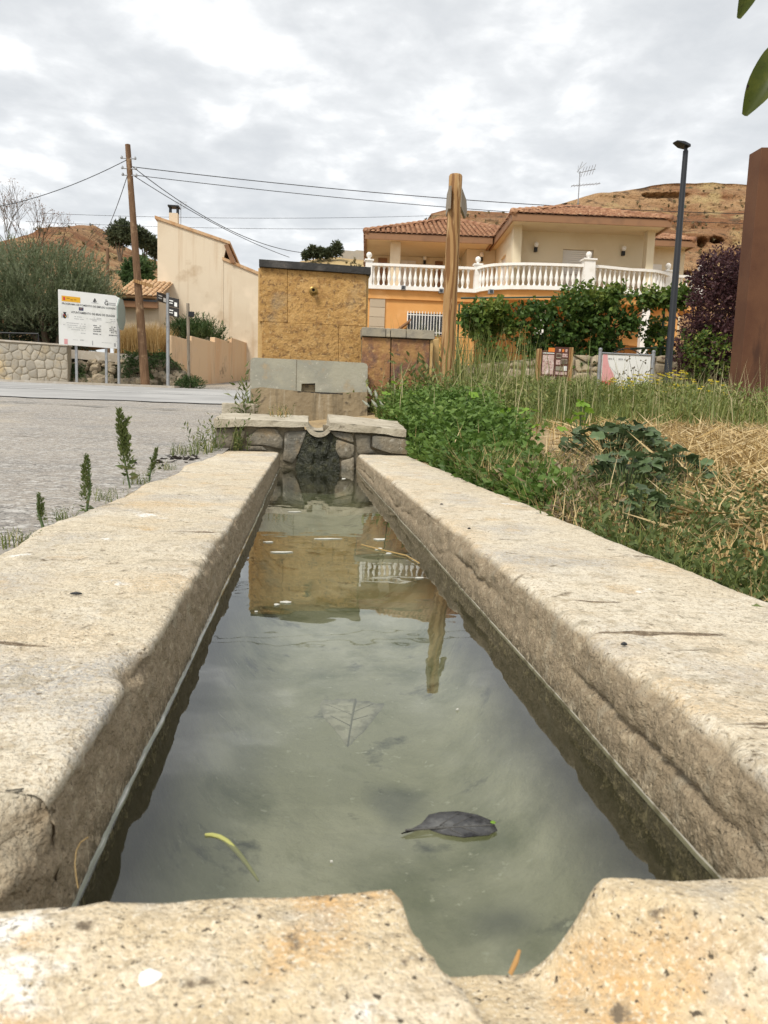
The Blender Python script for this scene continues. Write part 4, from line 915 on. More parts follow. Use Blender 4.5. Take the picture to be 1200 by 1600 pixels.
AL = ha(571, 352, BW)[0]; AWR = ha(1086, 382, 5.0)[0]
slab_t = .20
def hiproof(a0, a1, b0, b1, z, pit, ridge_b, nm='roof', rows=None, fas=.20):
    t_ = math.tan(R(pit)); cs = math.cos(R(pit)); dd = ridge_b; hgt = dd*t_
    r0, r1 = a0+dd, a1-dd
    if r1 < r0: r0 = r1 = (a0+a1)/2
    P = [hw_(a0, b0, z), hw_(a1, b0, z), hw_(a1, b1, z), hw_(a0, b1, z), hw_(r0, b0+dd, z+hgt), hw_(r1, b0+dd, z+hgt), hw_(r1, b1-dd, z+hgt), hw_(r0, b1-dd, z+hgt)]
    m_ = MB(); m_.add(P, [(0, 1, 5, 4), (1, 2, 6, 5), (2, 3, 7, 6), (3, 0, 4, 7), (4, 5, 6, 7), (3, 2, 1, 0)]); rf = m_.build(nm, TERRA, vl)
    L_ = dd/cs
    upf = (bx_*cs+Vector((0, 0, math.sin(R(pit))))).normalized(); upl = (ax_*cs+Vector((0, 0, math.sin(R(pit))))).normalized(); upr = (-ax_*cs+Vector((0, 0, math.sin(R(pit))))).normalized()
    tiles(P[0], P[1], upf, L_, hipl=(r0-a0)/L_, hipr=(a1-r1)/L_).build('roof_tiles', TERRA, rf, smooth=True, kind='stuff')
    ll = (r0-a0)/cs if r0 > a0 else 1
    sl = math.atan2(hgt, r0-a0); upl = (ax_*math.cos(sl)+Vector((0, 0, math.sin(sl)))).normalized(); ll = math.hypot(hgt, r0-a0)
    tiles(P[3], P[0], upl, ll, hipl=dd/ll, hipr=dd/ll).build('roof_tiles', TERRA, rf, smooth=True, kind='stuff')
    m_ = MB()
    for p, q in ((P[0], P[4]), (P[1], P[5]), (P[4], P[5])):
        if (p-q).length > .1:
            n = int((p-q).length/.4)+1
            for i in range(n): m_.tube([p.lerp(q, i/n)+Vector((0, 0, .05)), p.lerp(q, (i+1.05)/n)+Vector((0, 0, .03))], [.12, .10], 8)
    m_.build('ridge_tiles', TERRA, rf, smooth=True, kind='stuff')
    return rf
# eave slabs (soffit + fascia) and roofs
def eaves(a0, a1, b0, b1, z):
    hbox(a0+.06, a1-.06, b0+.06, b1, z-.16, z-.004, 'soffit', SOFF); 
    hbox(a0, a1, b0, b0+.055, z-.22, z-.002, 'fascia', FASC); hbox(a0, a0+.055, b0+.057, b1, z-.22, z-.002, 'fascia', FASC); hbox(a1-.055, a1, b0+.057, b1, z-.22, z-.002, 'fascia', FASC)
eaves(0, A1, 0, 9, EZ); hiproof(0, A1, 0, 9, EZ, 19.5, min(A1/2, 3.0))
eaves(AL, -.062, BW, 12, EZ-.003); hiproof(AL, 2.2, BW, 12, EZ-.0, 20.5, 4.2)
eaves(A1-.9, AWR, 5.0, 9.5, ha(1060, 376, 5.0)[1]); hiproof(A1-2.5, AWR, 5.0, 9.5, ha(1060, 376, 5.0)[1]+.004, 20, 2.2)
# front block walls and pillars
WB = 1.5
a_pl = ha(801, 400, .75); pw = ha(814, 400, .75)[0]-a_pl[0]
hbox(a_pl[0], a_pl[0]+pw, .75, 1.1, ZF, EZ-.16, 'pillar', CREAM)
ar = ha(1010, 400, .75)[0]; hbox(ar, ar+pw*.9, .75, 1.1, ZF, EZ-.16, 'pillar', CREAM)
# front wall with the shutter opening cut out
wa0, wa1 = a_pl[0]+.05, ar+.2; s0, zs = ha(880, 389, WB); s1, _ = ha(928, 389, WB)
m_ = MB(); m_.prism([hw_(wa0, WB, ZF-.1), hw_(wa1, WB, ZF-.1), hw_(wa1, WB, EZ-.16), hw_(wa0, WB, EZ-.16)], bx_*.25, [[hw_(s0, WB, ZF+.1), hw_(s1, WB, ZF+.1), hw_(s1, WB, zs), hw_(s0, WB, zs)]]); m_.build('wall', CREAM, vl)
shn = 22
for k in range(shn):
    z0 = ZF+.1+(zs-ZF-.1)*k/shn; hbox(s0, s1, WB+.10, WB+.14+.012*(k % 2), z0, z0+(zs-ZF-.1)/shn-.008, 'shutter_slat', SHUT) if z0 > ZF+.7 else None
hbox(s0-.05, s1+.05, WB+.16, WB+.2, ZF, zs+.05, 'shutter_box', SHUT)
# left side wall of the front block with a window
m_ = MB(); wz0, wz1 = EZ-1.35, EZ-.55
m_.prism([hw_(a_pl[0]+.04, 1.12, ZF-.1), hw_(a_pl[0]+.04, 7, ZF-.1), hw_(a_pl[0]+.04, 7, EZ-.16), hw_(a_pl[0]+.04, 1.12, EZ-.16)], ax_*.2, [[hw_(a_pl[0]+.04, 2.3, ZF+.2), hw_(a_pl[0]+.04, 3.3, ZF+.2), hw_(a_pl[0]+.04, 3.3, EZ-.75), hw_(a_pl[0]+.04, 2.3, EZ-.75)]]); m_.build('side_wall', CREAM, vl)
hbox(a_pl[0]+.12, a_pl[0]+.16, 2.3, 3.3, ZF+.2, EZ-.75, 'side_window', SHUT)
# left wing porch
PB = BW+3.0
hbox(AL+.35, a_pl[0]+.2, PB, PB+.25, ZF-.1, EZ-.17, 'porch_wall', CREAM)
for u0, u1 in ((610, 626),):
    x0, x1 = ha(u0, 390, BW+.5)[0], ha(u1, 390, BW+.5)[0]; hbox(x0, x1, BW+.5, BW+.85, ZF, EZ-.17, 'pillar', CREAM)
x0, x1 = ha(730, 390, BW+1.2)[0], a_pl[0]+.03; hbox(x0, x1, BW+1.2, PB-.002, ZF, EZ-.17, 'porch_return', CREAM)
for u0, u1, v0 in ((591, 605, 403), (627, 650, 407), (680, 692, 408)):
    x0, z0 = ha(u0, v0, PB-.02); x1, _ = ha(u1, v0, PB-.02); hbox(x0, x1, PB-.05, PB-.003, ZF+.05, z0, 'door', FASC if u0 != 627 else SHUT)
x0, z0 = ha(713, 405, PB-.04); hbox(x0, x0+.12, PB-.04, PB-.005, z0-.12, z0+.14, 'wall_plate', BOARDW)
# right set-back part
bR = 5.7; x0, _ = ha(1020, 400, bR); x1, _ = ha(1070, 400, bR); zr = ha(1060, 376, 5.0)[1]
hbox(x0-.4, x1, bR, bR+3, ZF-.5, zr-.16, 'rear_wall', CREAM); x2, z2 = ha(1020, 413, bR); x3, _ = ha(1034, 413, bR); hbox(x2, x3, bR-.03, bR-.002, ZF, z2, 'rear_window', SHUT)
# globe wall lamps
for u, v, b in ((838, 382, WB), (975, 388, WB), (664, 403, PB), (753, 398, BW+1.2)):
    a, z = ha(u, v, b-.12); c = hw_(a, b-.12, z); m_ = MB(); m_.lathe(c-Vector((0, 0, .0)), [(.02, -.09), (.065, -.06), (.085, 0), (.065, .06), (.02, .085)], 10); gl2 = m_.build('globe_lamp', BULB, vl, smooth=True)
    m_ = MB(); m_.box(c+Vector((0, .04, -.16)), (.09, .12, .14)); m_.build('bracket', DARK, gl2)
# terrace: outline of the balustrade in the house frame
path = []
def pa_(u, b): path.append((ha(u, 430, b)[0], b))
for u, b in ((576, 1.55), (620, 1.55), (670, 1.55), (720, 1.55), (746, 1.55)): pa_(u, b)
i_c = len(path)-1
for u, b in ((757, 1.15), (772, .85), (795, .62), (825, .48), (860, .42), (895, .40), (918, .40)): pa_(u, b)
i_m = len(path)-1
for u, b in ((940, .45), (962, .58), (985, .72), (1005, .72), (1022, .80), (1034, 1.0), (1043, 1.35)): pa_(u, b)
i_r = len(path)-1
for u, b in ((1060, 1.5), (1080, 1.5), (1094, 1.5)): pa_(u, b)
RT = ha(918, 414, .4)[1]; BH = RT-ZF
def ribbon(pth, w, z0, z1, nm, matl, par):
    m_ = MB()
    n_ = []
    for i in range(len(pth)):
        p, q = Vector(pth[max(0, i-1)]), Vector(pth[min(len(pth)-1, i+1)]); d = (q-p).normalized(); n_.append(Vector((-d.y, d.x)))
    v = []; f = []
    for i, (a, b) in enumerate(pth):
        for s, z in ((-1, z0), (1, z0), (1, z1), (-1, z1)): v.append(hw_(a+n_[i].x*w/2*s, b+n_[i].y*w/2*s, z))
        if i: f += [(4*i-4+k, 4*i-4+(k+1) % 4, 4*i+(k+1) % 4, 4*i+k) for k in range(4)]
    f += [(3, 2, 1, 0), tuple(len(v)-4+k for k in range(4))]; m_.add(v, f); return m_.build(nm, matl, par, angle=30)
bal = ribbon(path, .26, ZF, ZF+.12, 'balustrade', WHITE, vl)
ribbon(path, .20, RT-.085, RT, 'handrail', WHITE, bal)
m_ = MB(); h_ = RT-.085-(ZF+.12); m_.lathe((0, 0, 0), [(.055, 0), (.055, .03), (.032, .06), (.030, .12*1.0), (.062, h_*.36), (.066, h_*.44), (.036, h_*.68), (.028, h_*.84), (.048, h_-.045), (.05, h_)], 8)
bme = m_.mesh('baluster', smooth=True); bme.materials.append(WHITE)
cum = [0]
for p, q in zip(path[:-1], path[1:]): cum.append(cum[-1]+math.dist(p, q))
posts = [cum[0], cum[i_c], cum[i_m], cum[i_r], cum[-1]]
s = .16
while s < cum[-1]-.1:
    if min(abs(s-p) for p in posts) > .15:
        a = np.interp(s, cum, [p[0] for p in path]); b = np.interp(s, cum, [p[1] for p in path])
        inst('baluster', bme, Matrix.Translation(hw_(a, b, ZF+.12)), bal)
    s += .178
for k, i in enumerate((0, i_c, i_m, i_r, len(path)-1)):
    a, b = path[i]; w_ = .36 if i == i_m else .22; zt_ = RT+(.12 if i == i_m else .06); c = hw_(a, b, 0)
    m_ = MB(); m_.box(c+Vector((0, 0, (ZF+zt_)/2+.002)), (w_, w_, zt_-ZF)); m_.box(c+Vector((0, 0, zt_+.03)), (w_+.08, w_+.08, .05)); m_.lathe(c+Vector((0, 0, zt_+.055)), [(.08, 0), (.05, .03), (.045, .05), (.085, .10), (.098, .15), (.085, .20), (.05, .235), (.01, .25)], 12)
    m_.build('balustrade_post', WHITE, bal, angle=35)
# terrace slab: orange edge following the balustrade
poly = [(a, b) for a, b in path]+[(path[-1][0], 4.5), (path[0][0], 4.5)]
m_ = MB(); m_.prism([hw_(a, b, ZF-.30) for a, b in poly], (0, 0, .298)); m_.build('terrace_slab', ORANGE, vl)
# lower storey
GZ = 1.3; LB = 1.62
hbox(path[0][0], path[i_c][0], LB, LB+.3, GZ, ZF-.302, 'lower_wall', ORANGE)
hbox(path[i_c][0]+.002, path[-1][0]-.5, 3.4, 3.7, GZ, ZF-.302, 'recessed_lower_wall', ORANGE)
hbox(path[i_c][0]-.3, path[i_c][0], LB+.302, 3.4, GZ, ZF-.302, 'lower_side_wall', ORANGE)
x0, z0 = ha(578, 465, LB); x1, _ = ha(602, 465, LB); dn_ = None
for k in range(7):
    zz_ = z0-.32*(k+1); hbox(max(x0, path[0][0]+.01), x1, LB-.05, LB-.003, zz_+.012, zz_+.32, 'door_panel', mat('door_beige', (.44, .36, .26), objrnd=.1) if k == 0 else MATS['door_beige'])
x0, z0 = ha(637, 489, LB); x1, z1 = ha(690, 524, LB); wn = hbox(x0, x1, LB-.03, LB-.003, z1, z0, 'window', GLASS)
for k in range(13): xx = x0+(x1-x0)*k/12; hbox(xx-.012, xx+.012, LB-.14, LB-.115, z1-.05, z0+.05, 'grille_bar', WHITE, wn)
hbox(x0-.03, x1+.03, LB-.135, LB-.12, z0-.08, z0-.055, 'grille_rail', WHITE, wn); hbox(x0-.03, x1+.03, LB-.135, LB-.12, z1+.05, z1+.075, 'grille_rail', WHITE, wn)
hbox(x0-.02, x0+.01, LB-.12, LB-.03, z1, z0, 'grille_rail', WHITE, wn)
x0, z0 = ha(641, 500, LB-.5); x1, z1 = ha(618, 517, LB-.5); m_ = MB(); m_.prism([hw_(x1, LB-.9, z1), hw_(x0, LB-.9, z0), hw_(x0, LB-.9, z0-.06), hw_(x1, LB-.9, z1-.06)], bx_*.85); m_.build('awning', FASC, vl)
for u, v, b in ((630, 450, LB-.02), (689, 455, LB-.02), (767, 456, .72)):
    a, z = ha(u, v, b-.1); m_ = MB(); m_.box(hw_(a, b-.1, z), (.16, .2, .15)); fl_ = m_.build('floodlight', GALV, vl, bevel=.015); m_ = MB(); m_.box(hw_(a, b-.205, z), (.10, .01, .09)); m_.build('lens', GLASS, fl_)
for u in (1008, 845):
    a, _ = ha(u, 500, .9); hbox(a-.13, a+.13, .85, 1.11, GZ, ZF-.302, 'porch_column', WHITE)
# yard rail of thin bars under the terrace
m_ = MB(); a0_, zz0 = ha(770, 470, .6); a1_, _ = ha(1000, 470, .6)
hbox(ha(950, 480, 1.6)[0], ha(1060, 480, 1.6)[0], 1.55, 1.62, ha(950, 497, 1.6)[1]-.9, ha(950, 476, 1.6)[1], 'privacy_screen', ORANGE)
# TV aerial on the roof
q = hw_(*[ha(903, 320, 2.6)[0], 2.6], 0); zb_ = EZ+.5; zt_ = at(902, 272, 27).z
m_ = MB(); m_.tube([(q.x, q.y, zb_), (q.x, q.y, zt_)], .018, 6); ta = m_.build('aerial_mast', GALV, vl)
m_ = MB(); c = Vector((q.x, q.y, zt_-.05)); d = Vector((.92, .1, .28)).normalized(); m_.tube([c-d*.05, c+d*.6], .012, 5)
for k in range(5): m_.tube([c+d*(.1+.11*k)+Vector((0, -.15, .12)), c+d*(.1+.11*k)-Vector((0, -.15, .12))], .007, 4)
for s_ in (-1, 1): m_.tube([c+Vector((-.08, 0, 0)), c+Vector((.0, .2*s_, .3))], .008, 4); m_.tube([c+Vector((.14, .2*s_, .28)), c+Vector((-.05, .2*s_, .08))], .007, 4)
c2 = c-Vector((0, 0, .42)); d = Vector((.95, .1, .16)).normalized(); m_.tube([c2-d*.3, c2+d*.8], .012, 5)
for k in range(9): m_.tube([c2+d*(-.25+.12*k)+Vector((0, .18, 0)), c2+d*(-.25+.12*k)-Vector((0, .18, 0))], .006, 4)
m_.build('aerial_elements', GALV, ta)

# ------------------------------------------------------------------ right side furniture
def lamp():
    b0, t0 = at(1043, 592, 15.0), at(1075, 236, 15.0); b0.z = terr1(b0.x, b0.y)-.1; t0.x = b0.x; t0.y = b0.y
    # the post stands plumb; only its measured foot and height are used
    foot = at(1044, 575, 15.0); foot.z = b0.z; foot.y = 15.0; t0 = Vector((foot.x, 15.0, t0.z))
    o = thing('street_lamp', foot, 'tall black street lamp with flat head behind the white information board', 'street lamp')
    m_ = MB(); m_.tube([foot, foot+Vector((0, 0, .5)), foot+Vector((0, 0, .55)), t0], [.085, .085, .075, .05], 14); m_.build('post', LAMPG, o, angle=40)
    m_ = MB(); m_.tube([t0-Vector((0, 0, .03)), t0+Vector((0, 0, .07)), t0+Vector((-.06, -.02, .10))], [.035, .035, .03], 10)
    m_.build('spigot', LAMPG, o, angle=40)
    d = Vector((-.30, -.05, .075)); w_ = Vector((.03, -.2, 0)); h_ = Vector((0, 0, .055)); c = t0+Vector((.04, 0, .05))
    m_ = MB(); m_.hexa([c-w_*.5, c+d*.5-w_*.6-h_*.3, c+d*.5+w_*.6-h_*.3, c+w_*.5], [c-w_*.45+h_, c+d*.5-w_*.55+h_*.9, c+d*.5+w_*.55+h_*.9, c+w_*.45+h_]); m_.hexa([c+d*.5-w_*.6-h_*.3, c+d-w_*.4, c+d+w_*.4, c+d*.5+w_*.6-h_*.3], [c+d*.5-w_*.55+h_*.9, c+d-w_*.35+h_*.4, c+d+w_*.35+h_*.4, c+d*.5+w_*.55+h_*.9]); m_.build('lamp_head', LAMPG, o, bevel=.01)
lamp()
# corten steel stele
c0 = at(1145, 600, 10.6); c1 = at(1176, 229, 10.6); zg = terr1(c0.x, 10.6)-.2
xm = at(1173, 414, 10.6).x; zt1 = at(1176, 229, 10.6).z
m_ = MB(); m_.hexa([(xm, 10.6, zg), (xm+1.3, 10.75, zg), (xm+1.3, 11.05, zg), (xm, 10.9, zg)], [(xm, 10.6, zt1), (xm+1.3, 10.75, zt1+.14), (xm+1.3, 11.05, zt1+.14), (xm, 10.9, zt1)])
top('steel_stele', m_, CORTEN, 'tall rust brown weathering steel slab at the right edge', 'stele', bevel=.006)
# brown wooden framed information board
IY = 14.2
def infob():
    a, b = at(845, 545, IY), at(893, 543, IY); gz = terr1(a.x+.3, IY); bot = at(869, 588, IY).z
    o = thing('trail_board', ((a.x+b.x)/2, IY, gz-.1), 'small brown wooden trail information board with photo panel in the grass', 'information board')
    for p, dx in ((a, -.02), (b, .0)):
        m_ = MB(); m_.box((p.x+dx, IY+.03, (gz-.1+p.z)/2), (.075, .10, p.z-gz+.1)); m_.build('post', PINEW, o, bevel=.008)
    x0, x1 = a.x+.02, b.x-.04; zt_ = b.z; m_ = MB()
    m_.prism([(x0, IY, bot), (x1, IY, bot), (x1, IY, zt_), (x0+.28, IY, zt_), (x0+.22, IY, zt_-.05), (x0, IY, zt_-.08)], (0, .03, 0)); pn = m_.build('panel', BROWNI, o)
    wd, hh = x1-x0, zt_-bot
    def blk(s0, t0, s1, t1, matl, nm, off=.004): m_ = MB(); m_.add([(x0+s0*wd, IY-off, bot+t0*hh), (x0+s1*wd, IY-off, bot+t0*hh), (x0+s1*wd, IY-off, bot+t1*hh), (x0+s0*wd, IY-off, bot+t1*hh)], [(0, 1, 2, 3)]); m_.build(nm, matl, pn)
    blk(.05, .06, .46, .72, PINKW, 'photo'); blk(.24, .82, .47, .96, ORGI, 'orange_band'); blk(.05, .76, .46, .79, BOARDW, 'title_strip')
    for k in range(3): blk(.62+.12*k, .83, .69+.12*k, .93, ORGI if k == 1 else PINKW, 'pictogram')
    blk(.54, .62, .72, .78, GREYC, 'text_block'); blk(.76, .66, .95, .78, PINKW, 'text_block'); blk(.54, .40, .70, .56, PINKW, 'text_block'); blk(.73, .44, .95, .60, GREYC, 'text_block'); blk(.54, .20, .80, .34, GREYC, 'text_block'); blk(.83, .2, .95, .36, BOARDW, 'text_block'); blk(.54, .06, .95, .16, PINKW, 'text_block')
    for k in range(5): blk(.55, .66+.02*k, .70, .672+.02*k, BROWNI, 'text_line', .007); blk(.74, .46+.025*k, .93, .47+.025*k, BROWNI, 'text_line', .007)
infob()
def infow():
    Yw = 13.6; a, b = at(938, 552, Yw), at(1021, 555, Yw); gz = terr1(a.x+.4, Yw); zt_ = (a.z+b.z)/2-.02; bot = at(980, 603, Yw).z
    o = thing('faded_board', ((a.x+b.x)/2, Yw, gz-.1), 'faded white and pink information board in a grey metal frame near the lamp', 'information board')
    for p in (a, b):
        m_ = MB(); m_.tube([(p.x, Yw, gz-.15), (p.x, Yw, zt_+.06)], .032, 12); m_.lathe((p.x, Yw, zt_+.06), [(.03, 0), (.036, .02), (.03, .045), (.008, .055)], 12); m_.build('post', GALV, o, angle=50)
    m_ = MB(); m_.tube([Vector((a.x+(b.x-a.x)*(.22+.56*i/12), Yw, zt_+.02+.10*math.sin(math.pi*i/12))) for i in range(13)], .010, 8); m_.build('arch', DARK, o)
    m_ = MB(); m_.tube([(a.x, Yw, zt_+.02), (b.x, Yw, zt_+.02)], .016, 8); m_.build('rail', GALV, o)
    x0, x1 = a.x+.045, b.x-.045; m_ = MB(); m_.prism([(x0, Yw, bot), (x1, Yw, bot), (x1, Yw, zt_), (x0, Yw, zt_)], (0, .02, 0)); pn = m_.build('panel', BOARDW, o); wd, hh = x1-x0, zt_-bot
    def pt(s, t_, off): return (x0+s*wd, Yw-off, bot+t_*hh)
    cv = [(.10, 1), (.115, .8), (.15, .62), (.20, .50), (.25, .38), (.275, .22), (.27, 0.1)]
    m_ = MB(); m_.add([pt(0.01, .1, .004)]+[pt(s, t_, .004) for s, t_ in cv[::-1]]+[pt(.01, 1, .004)], [tuple(range(9))]); m_.build('pink_field', PINK, pn)
    m_ = MB(); m_.add([pt(.0, 0, .005), pt(.27, 0, .005), pt(.275, .15, .005), pt(.0, .13, .005)], [(0, 1, 2, 3)]); m_.build('red_foot', REDI, pn)
    m_ = MB(); L_ = [(.115, .8), (.17, .6), (.26, .45), (.40, .30), (.52, .2)]
    for p, q in zip(L_[:-1], L_[1:]): m_.add([pt(p[0], p[1], .005), pt(q[0], q[1], .005), pt(q[0], q[1]+.012, .005), pt(p[0], p[1]+.012, .005)], [(0, 1, 2, 3)])
    m_.build('route_line', INKG, pn)
    for s0, s1 in ((.12, .17), (.18, .20), (.22, .24), (.33, .38), (.39, .42), (.45, .48)):
        m_ = MB(); m_.add([pt(s0, .84, .004), pt(s1, .84, .004), pt(s1, .89, .004), pt(s0, .89, .004)], [(0, 1, 2, 3)]); m_.build('faded_lettering', INKG, pn)
infow()
# garden retaining wall behind the boards, of stones
GW = 17.2
gwl, gwr = at(735, 575, GW), at(1150, 556, GW); gz0 = terr1(4, GW)-.2
gw = thing('garden_wall', (gwl.x+2, GW, gz0), 'low earthy stone retaining wall behind the information boards', 'wall')
tpz = lambda x: float(np.interp(x, [gwl.x, at(900, 553, GW).x, gwr.x], [at(735, 570, GW).z, at(900, 554, GW).z, at(1150, 556, GW).z]))
m_ = MB(); m_.prism([(gwl.x, GW, gz0), (gwr.x, GW, gz0), (gwr.x, GW, tpz(gwr.x)), (at(900, 0, GW).x, GW, tpz(at(900, 0, GW).x)), (gwl.x, GW, tpz(gwl.x))], (0, .5, 0)); m_.build('mortar_core', MORTAR, gw)
LW2 = gwr.x-gwl.x; hW2 = tpz(gwr.x)-gz0; rr = random.Random(15); pts = [((i+.5+rr.uniform(-.35, .35))*LW2/16, (j+.5+rr.uniform(-.33, .33))*hW2/4) for i in range(16) for j in range(4)]
for k, cell in enumerate(voronoi(LW2, hW2, pts)):
    c = Vector((sum(p[0] for p in cell)/len(cell), sum(p[1] for p in cell)/len(cell))); pl = []
    for p in cell:
        q = Vector(p)-c; l = q.length
        if l > .04: q = q*((l-.025)/l); pl.append((gwl.x+c.x+q.x, GW, min(gz0+c.y+q.y, tpz(gwl.x+c.x+q.x)-.01)))
    if len(pl) >= 3: link('stone', stone_mesh('stone', pl, (0, -1, 0), .04, .03, k+70, inset=.02, rounds=1), RUBBLE, gw)
X2, T2 = np.meshgrid(np.linspace(gwl.x-1, gwr.x+14, 60), np.linspace(0, 1, 12), indexing='ij')
Z2 = np.vectorize(lambda x: tpz(x))(X2)-.03+T2*.15+fbm(np.stack([X2, T2*5, X2*0], -1), 3)*.05
o = link('terrace_ground', npmesh('terrace_ground', np.stack([X2, GW+.3+T2*9, Z2], -1).reshape(-1, 3), gridfaces(60, 12), True), SOIL); o['kind'] = 'structure'
# garden fence: dark posts, wire panel rails and the green pole frame
FN = 18.0; gzf = tpz(4)-.05
fen = thing('garden_fence', (4, FN, gzf), 'thin green metal garden fence and trellis frame under the vine', 'fence')
GREENM = mat('green_paint', (.05, .085, .06), rough=.5)
for u in (712, 717.5, 1038):
    p = at(u, 480, FN); zt_ = at(u, 475 if u < 1000 else 462, FN).z; m_ = MB(); m_.tube([(p.x, FN, gzf), (p.x, FN, zt_)], .022 if u < 1000 else .03, 8); m_.build('post', GREENM, fen)
p, q = at(985, 545, FN-.05), at(1040, 543, FN-.05); m_ = MB(); m_.tube([p, q], .028, 8); m_.build('rail', GREENM, fen)
p, q = at(720, 466, FN-.05), at(1040, 462, FN-.05); m_ = MB(); m_.tube([p, q], .022, 8); m_.build('rail', GREENM, fen)
m_ = MB()
for k in range(60):
    xk = at(640, 500, FN).x+k*.09; m_.tube([(xk, FN+.05, gzf), (xk, FN+.05, gzf+.75)], .005, 4)
for k in range(3): m_.tube([(at(640, 500, FN).x, FN+.05, gzf+.1+.3*k), (at(640, 500, FN).x+5.4, FN+.05, gzf+.1+.3*k)], .006, 4)
m_.build('mesh_panel', GREENM, fen, kind='stuff')
# far ruin on the middle hill
rp = at(553, 402, 104); m_ = MB(); rw = at(575, 402, 104).x-at(535, 402, 104).x
m_.prism([rp+Vector((-rw/2, 0, -1.5)), rp+Vector((rw/2, 0, -1.5)), rp+Vector((rw/2, 0, .9)), rp+Vector((rw*.1, 0, .95)), rp+Vector((0, 0, .8)), rp+Vector((-rw/2, 0, .85))], (0, 5, 0)); top('hilltop_ruin', m_, STONEW, 'small ruined stone building on the far hill behind the fountain', 'ruin')

# ------------------------------------------------------------------ wires
WIRE = mat('cable_black', (.03, .03, .032), rough=.6)
def wire(a, b, sag, label, r_=.012, nm='overhead_wire', n=24):
    pts = [a.lerp(b, i/n)-Vector((0, 0, sag*4*(i/n)*(1-i/n))) for i in range(n+1)]
    m_ = MB(); m_.tube(pts, r_, 5); return top(nm, m_, WIRE, label, 'wire', 'overhead wires', smooth=True)
pz = lambda v: ub.lerp(ut, (606-v)/(606-226))
wire(pz(258), at(1330, 336, 27), .35, 'upper overhead wire running right from the utility pole over the villa', .013)
wire(pz(270), at(1330, 352, 28), .35, 'lower overhead wire running right from the utility pole over the villa', .011)
wire(pz(258)+Vector((.1, 0, 0)), at(474, 395, 33), .5, 'upper drop wire slanting from the pole to the beige house', .013)
wire(pz(271)+Vector((.1, 0, 0)), at(452, 402, 34), .2, 'lower drop wire slanting from the pole to the beige house', .012)
wire(pz(247), at(-60, 330, 30), .3, 'overhead wire running left from the top of the utility pole', .012)
wire(pz(262), at(160, 372, 42), .2, 'wire dropping steeply from the pole towards the clay hill', .013)
wire(at(60, 333, 60), at(700, 336, 64), .3, 'upper faint distant wire across the sky behind the pole', .014)
wire(at(40, 346, 60), at(700, 355, 64), .3, 'lower faint distant wire across the sky behind the pole', .014)
q0 = at(169, 430, 44); m_ = MB(); m_.tube([at(168, 425, 44), Vector((at(168, 425, 44).x, 44, 3))], .1, 8); m_.tube([at(168, 388, 44), at(168, 426, 44)], .09, 8); top('far_pole', m_, OLDW, 'short timber pole standing before the clay hill behind the olive tree', 'pole')

# ------------------------------------------------------------------ vegetation helpers
def unit(v): return v/np.maximum(np.linalg.norm(v, axis=-1, keepdims=True), 1e-9)
def leafmesh(name, P, D, L, Wd, rn, fold=.25, flat=0.0):
    n = len(P); D = unit(D); r_ = rng.normal(size=(n, 3)); r_[:, 2] *= (1-flat)
    S_ = unit(np.cross(D, r_)); 
    if flat: S_[:, 2] *= (1-flat); S_ = unit(S_)
    U = np.cross(S_, D); L = np.broadcast_to(L, n)[:, None]; Wd = np.broadcast_to(Wd, n)[:, None]
    v = np.stack([P, P+D*L*.42+S_*Wd*.5+U*Wd*fold, P+D*L-U*L*.08, P+D*L*.42-S_*Wd*.5+U*Wd*fold], 1).reshape(-1, 3)
    i = np.arange(n)[:, None]*4; f = np.concatenate([i+[0, 1, 2], i+[0, 2, 3]], 1).reshape(-1, 3)
    return npmesh(name, v, f, False, np.repeat(rn, 4))
def sprays(starts, dirs, length, nl, ang=.8, droop=.0):
    """leaf bases and directions along twigs"""
    T = len(starts); dirs = unit(dirs); length = np.broadcast_to(length, T)
    t_ = np.linspace(.1, 1, nl)[None, :, None]
    P = starts[:, None, :]+dirs[:, None, :]*length[:, None, None]*t_; P[..., 2] -= droop*length[:, None]*t_[..., 0]**2
    rad = unit(np.cross(dirs[:, None, :]+0*P, rng.normal(size=P.shape)))
    D = unit(dirs[:, None, :]*math.cos(ang)+rad*math.sin(ang)); return P.reshape(-1, 3), D.reshape(-1, 3)
def twigmesh(starts, dirs, length, r_=.006):
    m_ = MB()
    for s, d, l in zip(starts, dirs, np.broadcast_to(length, len(starts))): m_.tube([s, s+d*l*.95], [r_, r_*.4], 3, False)
    return m_
def blades(name, P, H, lean, w, rn, curve=.5):
    n = len(P); a = rng.uniform(0, 2*math.pi, n); d = np.stack([np.cos(a), np.sin(a), 0*a], 1); s_ = np.stack([-np.sin(a), np.cos(a), 0*a], 1)
    b = rng.uniform(0, 2*math.pi, n); s_ = unit(s_+.0); H = np.broadcast_to(H, n)[:, None]; lean = np.broadcast_to(lean, n)[:, None]; w = np.broadcast_to(w, n)[:, None]; z = np.array([0, 0, 1.])
    c1 = P+d*H*lean*.35+z*H*.52; c2 = P+d*H*lean*(1+curve*.3)+z*H*np.sqrt(np.clip(1-(lean*.85)**2, .02, 1))
    v = np.stack([P-s_*w*.5, P+s_*w*.5, c1-s_*w*.42, c1+s_*w*.42, c2], 1).reshape(-1, 3)
    i = np.arange(n)[:, None]*5; f = np.concatenate([i+[0, 1, 3], i+[0, 3, 2], i+[2, 3, 4]], 1).reshape(-1, 3)
    return npmesh(name, v, f, False, np.repeat(rn, 5))
def onground(x, y, lift=0.): return np.stack([x, y, terr(x, y)+lift], -1)
